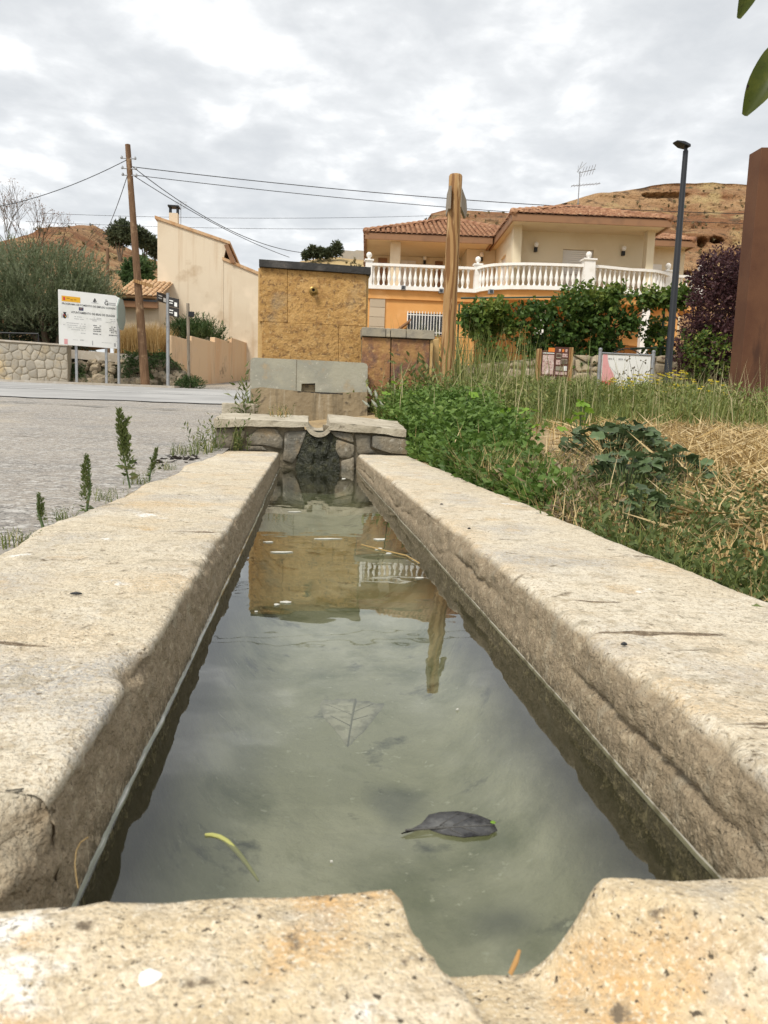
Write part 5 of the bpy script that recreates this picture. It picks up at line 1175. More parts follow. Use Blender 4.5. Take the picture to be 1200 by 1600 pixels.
def crown(c, r, n, shell=.35, seed=0, noise=.35):
    d = unit(rng.normal(size=(n, 3))); k = 1+noise*fbm(d*1.7+seed, 3)+.5*noise*fbm(d*4+seed, 2)
    rad = (shell+(1-shell)*rng.random(n)**.6)
    return np.asarray(c)+d*np.asarray(r)*(k*rad)[:, None], d
def limbs(base, tips, r0, seed=0, bend=.2):
    m_ = MB(); base = Vector(base); rr = random.Random(seed)
    for t_ in tips:
        t_ = Vector(t_); q = [base.lerp(t_, i/6)+Vector((rr.uniform(-1, 1), rr.uniform(-1, 1), 0))*bend*.3*math.sin(math.pi*i/6)+Vector((0, 0, bend*math.sin(math.pi*i/6))) for i in range(7)]
        m_.tube(q, [r0*(1-.85*i/6) for i in range(7)], 7)
    return m_

# ------------------------------------------------------------------ olive tree over the stone wall
oc_ = at(78, 462, 28); 
ol = thing('olive_tree', (oc_.x, 28.0, 1.5), 'broad grey green olive tree overhanging the stone wall', 'tree')
bs = Vector((oc_.x, 28.2, 1.2)); limbs(bs, [oc_+Vector((dx, dy, dz)) for dx, dy, dz in ((-1.4, 0, .4), (1.3, .2, .5), (0, .3, 1.0), (-.4, -.6, .2), (.7, -.5, -.1))], .17, 3).build('trunk', BARK, ol, smooth=True)
P1, d1 = crown((oc_.x-.25, 28, oc_.z+.05), (2.25, 1.7, 1.55), 2600, .35, 2, .35); P2, d2 = crown((oc_.x-1.6, 27.8, oc_.z-.25), (1.6, 1.4, 1.15), 1100, .3, 5); P3, d3 = crown((oc_.x+1.05, 27.8, oc_.z-.3), (1.1, 1.1, .9), 800, .3, 8)
P_ = np.concatenate([P1, P2, P3]); d_ = np.concatenate([d1, d2, d3]); d_ = unit(d_*[.55, .55, .3]+[0, 0, .75]+rng.normal(size=d_.shape)*.25)
low = P_[:, 2] > 2.6; P_, d_ = P_[low], d_[low]
lp, ld = sprays(P_, d_, rng.uniform(.3, .6, len(P_)), 13, .55)
tone = np.clip(.55+.5*fbm(lp*1.6, 3)+.15*rng.normal(size=len(lp)), 0, 1)
link('crown', leafmesh('crown', lp, ld, .10, .028, tone), OLIVEL, ol)
# dark shrub mass under the olive
c = at(45, 512, 28.4); sh = thing('undergrowth_shrub', (c.x, 28.4, 1.4), 'very dark shrub in the shade under the olive tree', 'shrub')
P_, d_ = crown((c.x, 28.4, c.z-.3), (2.1, 1.0, 1.1), 900, .2, 12); P_ = P_[P_[:, 2] > 1.6]; lp, ld = sprays(P_, unit(rng.normal(size=P_.shape)+[0, 0, .6]), .35, 8, .8)
link('foliage', leafmesh('foliage', lp, ld, .13, .06, rng.random(len(lp))*.5), PINEL, sh)
limbs((c.x, 28.5, 1.2), [(c.x-1, 28.5, c.z), (c.x+1, 28.4, c.z)], .05, 1).build('stem', BARK, sh)
hr = MB(); a_, b_ = at(-30, 519, 26.2), at(60, 521.5, 26.2); hr.tube([a_, b_], .025, 8)
for k in (.0, .5, 1): q = a_.lerp(b_, k); hr.tube([q, Vector((q.x, q.y, wr.z))], .02, 6)
top('hand_rail', hr, DARK, 'thin grey steel rail on top of the stone wall', 'railing')
# bare tree
def bare():
    rr = random.Random(21); b0 = at(38, 470, 31); b0.z = 2.0
    o = thing('bare_tree', b0, 'leafless tree with thin twigs rising behind the olive tree', 'tree'); m_ = MB(); tw = []
    def grow(p, d, l, r_, dep):
        q = p+d*l; md = p.lerp(q, .5)+Vector((rr.uniform(-1, 1), rr.uniform(-1, 1), 0))*l*.06
        m_.tube([p, md, q], [r_, r_*.85, r_*.7], 5 if dep < 3 else 3, False)
        if dep >= 7 or r_ < .004: tw.append(q); return
        for k in range(2 if rr.random() < .6 else 3):
            a = Vector((rr.uniform(-1, 1), rr.uniform(-.7, .7), rr.uniform(-.35, .5))); grow(q, (d*1.05+a*.62).normalized(), l*rr.uniform(.66, .86), r_*.66, dep+1)
        if dep > 2: tw.append(q)
    for dx in (-.6, -.1, .3): grow(b0+Vector((dx*.3-.3, 0, 0)), Vector((dx*.7, 0, 1)).normalized(), 1.6, .055, 1)
    m_.build('branches', BARK, o)
    P_ = np.array([tuple(q) for q in tw]); P_ = P_[rng.random(len(P_)) < .5]; P_ = np.repeat(P_, 2, 0)+rng.normal(size=(len(P_)*2, 3))*.06
    link('last_leaves', leafmesh('last_leaves', P_, rng.normal(size=P_.shape), .06, .035, rng.random(len(P_))), leafm('withered_leaf', (.20, .10, .07), (.30, .17, .10)), o)
bare()
# trees behind the outbuilding and on the hills
def farTree(u, v, ru, rv, Y, label, nm='pine_tree', n=300, leaf=.30, matl=None, seed=0, grp=None, zb=None):
    c = at(u, v, Y); k = Y/FPX; rx, rz = ru*k, rv*k
    o = thing(nm, (c.x, Y, c.z-rz*1.6), label, 'tree', grp)
    limbs((c.x, Y, (c.z-rz*2.0) if zb is None else zb), [c+Vector((a*rx*.5, 0, b*rz*.5)) for a, b in ((-1, .3), (1, .2), (0, .8))], max(.06, rx*.09), seed, .1).build('trunk', BARK, o)
    P_ = []
    rr = np.random.default_rng(seed+50)
    for q in range(7):
        cc = np.array([c.x, Y, c.z])+rr.uniform(-1, 1, 3)*[rx*.6, rx*.5, rz*.62]; p, d = crown(cc, (rx*.5, rx*.5, rz*.42), n//7, .3, seed+q); P_.append(p)
    P_ = np.concatenate(P_); lp, ld = sprays(P_, unit(rng.normal(size=P_.shape)+[0, 0, .5]), leaf*1.2, 6, .9)
    tone = np.clip(.4+.6*fbm(lp*.9+seed, 3)+.1*rng.normal(size=len(lp)), 0, 1)
    link('crown', leafmesh('crown', lp, ld, leaf, leaf*.4, tone), matl or PINEL, o); return o
g_ = 'pines on the far hills'
farTree(187, 364, 19, 22, 70, 'large round dark pine on the clay hill right of the pole top', seed=1, grp=g_, n=900, leaf=.32)
farTree(226, 377, 15, 15, 72, 'smaller dark pine on the slope between the pole and the beige house', seed=2, grp=g_, n=600, leaf=.32)
farTree(242, 391, 8, 12, 74, 'small pine at the edge of the beige house roof on the slope', seed=3, grp=g_)
for k, (u, v, ru, rv, lb) in enumerate(((479, 398, 4, 4, 'leftmost tiny pine on the far middle hill'), (490, 395, 5, 5.5, 'second tiny pine from the left on the far middle hill'), (501, 396, 3.5, 4.5, 'smallest thin pine in the middle of the far hill'), (512, 395, 5, 5, 'broad tiny pine right of the middle on the far hill'), (525, 390, 6, 7, 'tallest pine at the right end of the far hill row'))): farTree(u, v, ru, rv, 101, lb, seed=10+k, grp=g_, n=200, leaf=.4)
farTree(216, 428, 26, 28, 40, 'dark dense evergreen tree behind the tiled outbuilding', 'evergreen_tree', 1200, .26, SHRUBL, 30, None, 2.0)
# scrub dots on the clay hills are part of the stuff cover
for k_, (pts_, n_, sz) in enumerate(zip(HILLPTS, (520, 300, 140), (.20, .24, .34))):
    base_ = pts_[rng.integers(0, len(pts_), n_)]+rng.normal(size=(n_, 3))*[.4, .3, .05]
    lp, ld = sprays(base_, rng.normal(size=base_.shape)*.6+[0, -.2, 1], rng.uniform(.2, .8, n_)*sz*2, 12, 1.0)
    o = link('hill_scrub', leafmesh('hill_scrub', lp, ld, sz, sz*.5, rng.random(len(lp))), leafm('hill_scrub_leaf%d' % k_, (.09, .085, .04), (.17, .14, .065), (.27, .21, .10))); meta(o, ('dry scrub dotting the clay hill behind the villa', 'dry scrub dotting the clay mesa behind the olive tree', 'dry scrub on the distant hill behind the fountain')[k_], 'scrub', kind='stuff')
# oleander-like shrubs over the stepped wall
for u, v, ru, rv, Y, lb, sd in ((305, 520, 38, 20, 30.5, 'leafy green shrub left of two above the salmon stepped wall', 1), (375, 517, 30, 19, 34.5, 'leafy green shrub nearest the fountain above the salmon stepped wall', 2)):
    c = at(u, v, Y); k = Y/FPX; o = thing('garden_shrub', (c.x, Y, c.z-1), lb, 'shrub', 'shrubs above the stepped wall')
    P_, d_ = crown((c.x, Y, c.z-.15), (ru*k, .6, rv*k*.8), 420, .2, sd, .4); d_ = unit(d_*.5+[0, 0, .9]+rng.normal(size=d_.shape)*.2); lp, ld = sprays(P_, d_, rng.uniform(.25, .55, len(P_)), 12, .6)
    link('foliage', leafmesh('foliage', lp, ld, .13, .035, np.clip(.4+.6*fbm(lp*2, 3)+.1*rng.normal(size=len(lp)), 0, 1)), SHRUBL, o)
    limbs((c.x, Y, c.z-1.2), [(c.x-.5, Y, c.z), (c.x+.5, Y, c.z), (c.x, Y, c.z+.2)], .04, sd).build('stems', BARK, o)
c = at(298, 601, 25.2); o = thing('roadside_tuft', (c.x, 25.2, terr1(c.x, 25.2)), 'small dark green tuft at the foot of the wooden stake', 'plant'); P_, d_ = crown((c.x, 25.2, terr1(c.x, 25.2)+.12), (.35, .2, .16), 90, .1, 3); lp, ld = sprays(P_, d_+[0, 0, .6], .18, 8, .7); link('foliage', leafmesh('foliage', lp, ld, .09, .03, rng.random(len(lp))*.6), SHRUBL, o)
# tall dry grass above the rubble bank
xg = rng.uniform(at(187, 520, 27).x, at(258, 520, 27).x, 5200); yg = rng.uniform(26.15, 28.2, 5200); zg_ = np.interp(xg, bx, topz)-.05
H = rng.uniform(.9, 1.6, 5200)*(.75+.35*fbm(np.stack([xg*1.5, yg, xg*0], -1), 3)); o = link('dry_tall_grass', blades('dry_tall_grass', np.stack([xg, yg, zg_], -1), H, rng.uniform(.05, .5, 5200), .016, rng.random(5200)), REEDM); meta(o, 'tall dry golden grass on the bank around the utility pole', 'grass', kind='stuff')
# creeper on the rubble
n = 1300; xg = rng.uniform(bkl.x, bkr.x, n); tt = rng.random(n); zt_ = np.interp(xg, bx, topz); P_ = np.stack([xg, 25.6+tt*.42, bz+.05+(zt_-bz)*tt], -1); msk = fbm(P_*[1.6, 1, 2.2], 3) > .02; P_ = P_[msk]
lp, ld = sprays(P_, rng.normal(size=P_.shape)*.5+[0, -.6, -.1], .16, 6, .8); o = link('wall_creeper', leafmesh('wall_creeper', lp, ld, .07, .04, np.clip(rng.random(len(lp))*.55, 0, 1)), SHRUBL); meta(o, 'dark creeping weeds over the rubble stones', 'creeper', kind='stuff')

# ------------------------------------------------------------------ vine over the fence, plum bush
vz0 = at(860, 520, 17.9)
vn = thing('grape_vine', (vz0.x, 17.9, gzf), 'dense green grape vine smothering the garden fence below the terrace', 'vine')
def inpoly(poly, n):
    o = []; us = [p[0] for p in poly]; vs = [p[1] for p in poly]
    while len(o) < n:
        u, v = random.uniform(min(us), max(us)), random.uniform(min(vs), max(vs)); c = False
        for (x1, y1), (x2, y2) in zip(poly, poly[1:]+poly[:1]):
            if (y1 > v) != (y2 > v) and u < (x2-x1)*(v-y1)/(y2-y1)+x1: c = not c
        if c: o.append((u, v))
    return o
VP = []
for poly, n, ya, yb in (([(800, 505), (812, 482), (838, 474), (862, 474), (880, 458), (903, 446), (930, 450), (952, 462), (972, 466), (978, 480), (958, 502), (968, 535), (940, 588), (840, 590), (815, 560)], 1350, 17.3, 18.4),
                        ([(716, 492), (740, 478), (790, 470), (800, 500), (790, 560), (770, 575), (752, 530), (725, 505)], 620, 17.4, 18.1),
                        ([(940, 452), (985, 446), (1000, 458), (1040, 462), (1082, 452), (1082, 470), (1040, 474), (1000, 474), (985, 468), (950, 468)], 420, 17.6, 18.1),
                        ([(985, 465), (1000, 470), (990, 500), (978, 520), (975, 500)], 150, 17.6, 18.0),
                        ([(1000, 500), (1035, 500), (1045, 555), (1000, 560)], 150, 17.9, 18.6)):
    VP += [tuple(at(u, v, random.uniform(ya, yb))) for u, v in inpoly(poly, n)]
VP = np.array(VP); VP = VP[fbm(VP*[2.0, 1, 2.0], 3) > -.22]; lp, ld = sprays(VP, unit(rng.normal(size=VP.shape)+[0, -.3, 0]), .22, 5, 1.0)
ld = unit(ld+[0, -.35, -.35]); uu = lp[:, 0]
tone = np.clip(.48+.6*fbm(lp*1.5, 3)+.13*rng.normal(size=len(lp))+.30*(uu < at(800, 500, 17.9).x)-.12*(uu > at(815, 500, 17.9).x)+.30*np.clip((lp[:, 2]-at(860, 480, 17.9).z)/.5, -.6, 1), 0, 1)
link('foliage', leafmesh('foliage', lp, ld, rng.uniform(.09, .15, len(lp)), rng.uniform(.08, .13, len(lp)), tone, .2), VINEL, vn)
limbs((vz0.x, 18, gzf-.1), [at(u, v, 18) for u, v in ((800, 480), (900, 460), (980, 470), (850, 500), (1060, 464))], .04, 4).build('vine_stem', BARK, vn)
pc_ = at(1112, 490, 16.3); pl_ = thing('plum_bush', (pc_.x, 16.3, terr1(pc_.x, 16.3)), 'tall purple leaved plum bush beside the rusty steel slab', 'bush')
P_ = np.array([tuple(at(u, v, random.uniform(15.7, 17))) for u, v in inpoly([(1082, 445), (1100, 415), (1130, 398), (1160, 402), (1185, 450), (1185, 600), (1075, 600), (1058, 560), (1070, 510), (1085, 480)], 2300)])
k_ = fbm(P_*2.2, 3) > -.18; P_ = P_[k_]; lp, ld = sprays(P_, unit(rng.normal(size=P_.shape)+[0, 0, .7]), .32, 8, .8)
link('foliage', leafmesh('foliage', lp, ld, .085, .045, np.clip(.4+.5*fbm(lp*2, 3)+.15*rng.normal(size=len(lp)), 0, 1)), PLUML, pl_)
limbs((pc_.x, 16.4, terr1(pc_.x, 16.4)-.1), [at(u, v, 16.4) for u, v in ((1090, 450), (1125, 430), (1150, 450), (1105, 500))], .05, 6).build('stems', BARK, pl_)
P_ = np.array([tuple(at(u, v, random.uniform(15.4, 16))) for u, v in inpoly([(1068, 530), (1120, 520), (1140, 560), (1135, 590), (1075, 590)], 130)]); lp, ld = sprays(P_, rng.normal(size=P_.shape)+[0, 0, .6], .25, 7, .9)
o = thing('green_sucker_shrub', (pc_.x-.3, 15.7, terr1(pc_.x, 15.7)), 'green leafed low shrub growing through the foot of the plum bush', 'shrub'); link('foliage', leafmesh('foliage', lp, ld, .09, .06, rng.random(len(lp))), VINEL, o)

# ------------------------------------------------------------------ meadow on the right
def region(n, f):
    x = rng.uniform(.6, 9, n*6); y = rng.uniform(.6, 16.5, n*6); p = f(x, y); k = (rng.random(n*6) < p) & (x < .66*y+.9) & (x > .66+.0*y); return x[k][:n], y[k][:n]
stz = lambda x, y: np.maximum(sstep(2.6, 3.4, y), .9*sstep(1.6, 2.1, y)*sstep(.48, .56, x/np.maximum(y, .1)))*(1-sstep(5.6, 6.8, y+.5*fbm(np.stack([x*1.2, y*1.2, x*0], -1), 3)))*sstep(.34, .46, x/np.maximum(y, .1)+.06*fbm(np.stack([x*2, y*2, x*0+5], -1), 3))
# tall green grass
x, y = region(34000, lambda x, y: np.clip(sstep(5.3, 7.2, y)*(1-.2*sstep(14, 16.4, y))*(1-.6*stz(x, y)), 0, 1)); n = len(x)
hf = np.clip(.72+.95*fbm(np.stack([x*.9, y*.9, x*0], -1), 4), .3, 1.4); H = rng.uniform(.22, .50, n)*hf*np.interp(y, [5, 8, 11, 16], [.8, .85, .62, .48]); tone = np.clip(.38+.45*fbm(np.stack([x*.7, y*.5, x*0+7], -1), 3)+.18*rng.normal(size=n), 0, 1)
o = link('meadow_grass', blades('meadow_grass', onground(x, y), H, rng.uniform(.1, .65, n), rng.uniform(.006, .014, n), tone), GRASSM); meta(o, 'tall green meadow grass below the information boards', 'grass', kind='stuff')
# pale wispy seed stalks standing above it
x, y = region(1500, lambda x, y: sstep(4.6, 6.5, y)*(1-.3*stz(x, y))); n = len(x)
o = link('wispy_stalks', blades('wispy_stalks', onground(x, y), rng.uniform(.35, .85, n)*np.interp(y, [5, 9, 12, 16], [.75, 1, .8, .6]), rng.uniform(.05, .5, n), .006, rng.random(n)), leafm('wispy_stalk', (.22, .22, .09), (.42, .38, .20), (.55, .47, .28))); meta(o, 'thin pale grass stalks standing above the meadow', 'grass', kind='stuff')
# weedy broad leaves through the grass
x, y = region(5200, lambda x, y: sstep(5.5, 8, y)*.8*(fbm(np.stack([x, y, x*0+2], -1), 3) > -.1)); n = len(x); P_ = onground(x, y); lp, ld = sprays(P_, rng.normal(size=P_.shape)*.25+[0, 0, 1], rng.uniform(.2, .5, n)*np.interp(y, [6, 9, 12], [1, .8, .6]), 9, .9)
o = link('meadow_weeds', leafmesh('meadow_weeds', lp, ld, .06, .022, np.clip(.4+.2*rng.normal(size=len(lp)), 0, 1)), GRASSM); meta(o, 'mixed leafy weeds standing among the meadow grass', 'weeds', kind='stuff')
# dry straw litter
x, y = region(26000, lambda x, y: np.clip(stz(x, y)*1.2, 0, 1)); n = len(x); a = rng.uniform(0, 6.28, n); D = np.stack([np.cos(a), np.sin(a), rng.normal(size=n)*.22+.12], -1)
o = link('straw_litter', leafmesh('straw_litter', onground(x, y, .02)+np.stack([0*x, 0*x, rng.random(n)*.06], -1), D, rng.uniform(.08, .3, n), rng.uniform(.003, .009, n), rng.random(n)), STRAWM); meta(o, 'flattened pale golden straw on the dry patch of the meadow', 'straw', kind='stuff')
x, y = region(5500, lambda x, y: np.clip(stz(x, y)*.7+.25*sstep(2.0, 2.6, y)*(1-sstep(5, 7, y)), 0, 1)); n = len(x)
o = link('dry_stubble', blades('dry_stubble', onground(x, y), rng.uniform(.08, .26, n), rng.uniform(.1, .8, n), .006, rng.random(n)), STRAWM); meta(o, 'upright dry stubble and bent straw stalks at the meadow edge', 'straw', kind='stuff')
# near verge along the coping: green stems and dead stalks
x = rng.uniform(.67, 2.4, 26000); y = rng.uniform(.75, 3.6, 26000); k = (rng.random(26000) < np.clip(1.15-sstep(.0, .5, x-.66-.30*y), 0, 1)*(1-.75*sstep(1.4, 2.0, y)*sstep(.46, .54, x/y))) & (y < 3.4); x, y = x[k], y[k]; n = len(x); dryness = fbm(np.stack([x*3, y*3, x*0+3], -1), 3)+rng.normal(size=n)*.15
near = dryness < .05
H = rng.uniform(.04, .15, n)*np.interp(y, [.7, 1.6, 3], [.7, .95, 1.3])
o = link('verge_grass', blades('verge_grass', onground(x[near], y[near]), H[near], rng.uniform(.15, .8, near.sum()), .0035, np.clip(.25+.28*rng.random(near.sum()), 0, 1)), GRASSM); meta(o, 'short green grass along the right coping of the trough', 'grass', kind='stuff')
o = link('verge_straw', blades('verge_straw', onground(x[~near], y[~near]), H[~near]*1.05, rng.uniform(.2, .95, (~near).sum()), .003, rng.random((~near).sum())*.75), STRAWM); meta(o, 'dead brown stalks along the right coping of the trough', 'straw', kind='stuff')
# withered brown weeds between the nettles and the dry patch
x = rng.uniform(.72, 1.5, 2600); y = rng.uniform(1.9, 3.5, 2600); k = (fbm(np.stack([x*2.5, y*2.5, x*0+12], -1), 3) > .02) & (x < .62+.30*y); x, y = x[k], y[k]; P_ = onground(x, y, .01); lp, ld = sprays(P_, rng.normal(size=P_.shape)*.6+[0, 0, 1], rng.uniform(.04, .15, len(x)), 7, 1.0)
o = link('withered_weeds', leafmesh('withered_weeds', lp, ld, rng.uniform(.02, .05, len(lp)), rng.uniform(.004, .012, len(lp)), rng.random(len(lp))), leafm('withered_weed_leaf', (.12, .085, .045), (.24, .18, .10), (.40, .33, .22))); meta(o, 'withered grey brown weeds between the nettles and the straw patch', 'weeds', kind='stuff')
# small-leaved creeping greenery in the verge
x = rng.uniform(.67, 1.7, 2400); y = rng.uniform(.8, 3.0, 2400); k = (fbm(np.stack([x*3, y*3, x*0+8], -1), 3) > .0) & (x < .72+.42*y); x, y = x[k], y[k]; P_ = onground(x, y, .01); lp, ld = sprays(P_, rng.normal(size=P_.shape)*.5+[0, 0, 1], rng.uniform(.05, .15, len(x)), 9, 1.0); 
o = link('verge_herbs', leafmesh('verge_herbs', lp, ld, .022, .010, np.clip(rng.random(len(lp))*.6, 0, 1)), WEEDM); meta(o, 'small leaved herbs tangled in the verge at lower right', 'weeds', kind='stuff')
# nettle bank along the coping
def nettle_edge(y): return np.interp(y, [2.1, 2.8, 3.6, 4.6, 5.6, 6.6, 7.4], [.78, .95, 1.12, 1.35, 1.5, 1.6, 1.5])
x = rng.uniform(.66, 1.75, 9000); y = rng.uniform(2.1, 7.4, 9000); k = (x < nettle_edge(y)+.12*fbm(np.stack([x*3, y*3, x*0], -1), 3)) & ~((y > 6.9) & (x < .9)); x, y = x[k], y[k]; n = len(x); P_ = onground(x, y)
H = rng.uniform(.10, .30, n)*(.75+.5*fbm(np.stack([x*2, y*2, x*0+4], -1), 3))*np.interp(y, [2, 3.5, 5, 7.4], [.62, .9, 1.1, 1.3])*np.interp(x-.66, [0, .15], [.75, 1])
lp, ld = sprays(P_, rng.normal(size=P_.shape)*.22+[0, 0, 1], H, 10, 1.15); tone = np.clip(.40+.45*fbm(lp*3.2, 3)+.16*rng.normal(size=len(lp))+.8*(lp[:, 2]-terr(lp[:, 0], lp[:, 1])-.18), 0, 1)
o = link('nettle_bank', leafmesh('nettle_bank', lp, ld, rng.uniform(.028, .05, len(lp)), rng.uniform(.018, .032, len(lp)), tone, .15), NETTLE); meta(o, 'dense bright green nettles and mint along the right coping', 'nettles', kind='stuff')
# pale seed heads over the nettles
def seedheads():
    m_ = MB(); hd = MB()
    for u, v, u2, v2, Y in ((600, 660, 578, 612, 6.4), (598, 660, 588, 618, 6.4), (606, 662, 573, 632, 6.3), (612, 665, 586, 632, 6.3), (615, 662, 598, 634, 6.4), (770, 720, 763, 690, 4.6), (775, 725, 771, 695, 4.6), (790, 720, 793, 688, 4.7), (800, 730, 806, 705, 4.5), (660, 670, 652, 640, 6)):
        a, b = at(u, v, Y), at(u2, v2, Y); m_.tube([a, a.lerp(b, .6)+Vector((.01, 0, .02)), b], .003, 4); hd.tube([b-(b-a)*.12, b, b+(b-a).normalized()*.05], [.006, .013, .004], 6)
    o = thing('seed_head_stalks', at(600, 680, 6.4), 'pale woolly seed heads on thin stalks above the nettles by the basin', 'weeds'); m_.build('stalks', WEEDM, o); hd.build('seed_heads', GREYSEED, o)
seedheads()
# yellow flowering weeds
x = []; 
for u, v in inpoly([(930, 605), (960, 590), (1060, 578), (1140, 600), (1150, 650), (960, 665)], 280): x.append(tuple(at(u, v, random.uniform(9.3, 12.3))))
P_ = np.array(x); gz_ = terr(P_[:, 0], P_[:, 1]); P_ = P_[(P_[:, 2]-gz_ < 1.15) & (P_[:, 2]-gz_ > .2)]; gz_ = terr(P_[:, 0], P_[:, 1]); fw = thing('flowering_weeds', (float(P_[:, 0].mean()), 10.8, float(gz_.mean())), 'tall thin weeds with small yellow flowers before the lamp and white board', 'weeds')
m_ = MB(); pe = []; lv = []; lvd = []
for p, g in zip(P_, gz_):
    p = Vector(p); b = Vector((p.x+random.uniform(-.15, .15), p.y+random.uniform(-.1, .1), g)); md = b.lerp(p, .55)+Vector((random.uniform(-.05, .05), 0, 0)); m_.tube([b, md, p], [.006, .004, .002], 4, False)
    for k in range(8): a = k*.785; pe.append((*p, math.cos(a), math.sin(a)*.8-.3, .35))
    for k in range(9): q = b.lerp(p, random.uniform(.1, .95)); lv.append(tuple(q)); lvd.append((random.uniform(-1, 1), random.uniform(-1, 1), .5))
m_.build('stems', mat('weed_stem', (.14, .17, .06)), fw); pe = np.array(pe); link('flowers', leafmesh('flowers', pe[:, :3], pe[:, 3:], .036, .020, rng.random(len(pe))), YFLOW, fw, kind='stuff'); lv = np.array(lv); link('foliage', leafmesh('foliage', lv, np.array(lvd), .07, .012, rng.random(len(lv))), GRASSM, fw, kind='stuff')
# dry umbels in front of the white board
m_ = MB(); rr = random.Random(8)
for u, v in ((983, 560), (990, 575), (1005, 565), (975, 580), (1000, 585), (968, 588), (1014, 580), (985, 590)):
    p = at(u, v, 12.6); b = Vector((at(995, 620, 12.6).x+rr.uniform(-.12, .12), 12.6, terr1(5, 12.6))); m_.tube([b, b.lerp(p, .6)+Vector((rr.uniform(-.03, .03), 0, 0)), p], [.006, .004, .003], 4)
    for k in range(5): q = p+Vector((rr.uniform(-.05, .05), rr.uniform(-.03, .03), rr.uniform(-.05, .05))); m_.tube([p, q], .003, 3); m_.lathe(q, [(.004, -.012), (.014, 0), (.004, .012)], 5)
top('dry_umbel', m_, mat('dead_stem', (.12, .10, .06)), 'dark dry branching weed in front of the faded white board', 'weeds')
# tall reedy grass clump by the signpost
xg = at(722, 560, 10).x+rng.normal(size=500)*.5; yg = 10+rng.normal(size=500)*.6; o = link('reed_clump', blades('reed_clump', onground(xg, yg), rng.uniform(.5, 1.15, 500), rng.uniform(.05, .45, 500), .012, np.clip(.5+.25*rng.normal(size=500), 0, 1)), GRASSM); meta(o, 'tall pale grass clump at the foot of the wooden signpost', 'grass', kind='stuff')

# ------------------------------------------------------------------ mallow plants: every broad leaf its own piece
def broadleaf(name, r_, lobes=5, dep=.16, cup=.18, seed=0):
    n = 20; v = [(0, 0, 0)]; rr = random.Random(seed)
    for k in range(n):
        a = 2*math.pi*k/n+math.pi/2; rad = r_*(1-dep*abs(math.sin(lobes*a/2))**1.5)*(.86+.1*rr.random()); 
        if k == n//2: rad *= .35
        v.append((rad*math.cos(a), rad*math.sin(a)-.0, cup*rad*(.5+.5*math.sin(a*lobes))*.8))
    f = [(0, k+1, (k+1) % n+1) for k in range(n)]; return pymesh(name, v, f, True)
LM = [broadleaf('leaf', .05, 5, .2, .25, k) for k in range(4)]
for me_ in LM: me_.materials.append(MALLOW)
STEMG = mat('leaf_stalk_green', (.10, .14, .06))
def mallow(cu, cv, Y, ru, rv, n, label, size, seed, matl=None, hgt=.26):
    rr = random.Random(seed); c = at(cu, cv, Y); g = terr1(c.x, Y); k = Y/FPX; o = thing('mallow_plant', (c.x, Y, g), label, 'plant', 'broad leaved plants in the meadow'); m_ = MB()
    for i in range(n):
        a = rr.uniform(0, 6.28); q = rr.random()**.5; x_ = c.x+math.cos(a)*q*ru*k; y_ = Y+math.sin(a)*q*ru*k*.9; dome = math.sqrt(max(0, 1-q*q)); z_ = terr1(x_, y_)+.09+hgt*dome*rr.uniform(.75, 1.1)
        s = size*rr.uniform(.6, 1.15)
        M4 = Matrix.Translation((x_, y_, z_)) @ Matrix.Rotation(rr.uniform(0, 6.28), 4, 'Z') @ Matrix.Rotation(R(rr.uniform(5, 42)), 4, 'X') @ Matrix.Rotation(R(rr.uniform(-25, 25)), 4, 'Y') @ Matrix.Diagonal((s, s, s, 1))
        ob = inst('leaf', LM[i % 4], M4, o)
        if matl: ob.material_slots[0].link = 'OBJECT'; ob.material_slots[0].material = matl
        m_.tube([(c.x+(x_-c.x)*.3, Y+(y_-Y)*.3, g), (x_*.5+c.x*.5, y_*.5+Y*.5, g+(z_-g)*.6), (x_, y_, z_-.002)], .0025, 4, False)
    m_.build('stalks', STEMG, o)
mallow(958, 730, 3.6, 88, 26, 120, 'large dark green broad leaved plant at the edge of the straw patch', .85, 1, None, .17)
mallow(975, 785, 2.55, 66, 20, 64, 'dark broad leaved plant just below the largest one', .62, 2, None, .12)
mallow(1050, 770, 2.8, 60, 20, 36, 'sparse broad leaved plant right of the largest one among dead stalks', .6, 3, None, .12)
mallow(1000, 850, 1.85, 50, 12, 34, 'small dark broad leaved plant hugging the coping edge', .42, 4, None, .07)
mallow(905, 700, 4.6, 30, 18, 14, 'bright yellow green young leafed plant behind the dark broad leaves', .8, 5, BRIGHTL, .22)
mallow(800, 700, 4.7, 60, 20, 14, 'few bright yellow green leaves among the nettles', .8, 6, BRIGHTL, .18)
mallow(620, 635, 6.5, 30, 16, 10, 'bright green leaves beside the grey basin', 1.0, 7, BRIGHTL, .28)
mallow(725, 645, 6.0, 30, 16, 9, 'bright green leaves at the top of the nettle bank', 1.0, 8, BRIGHTL, .26)

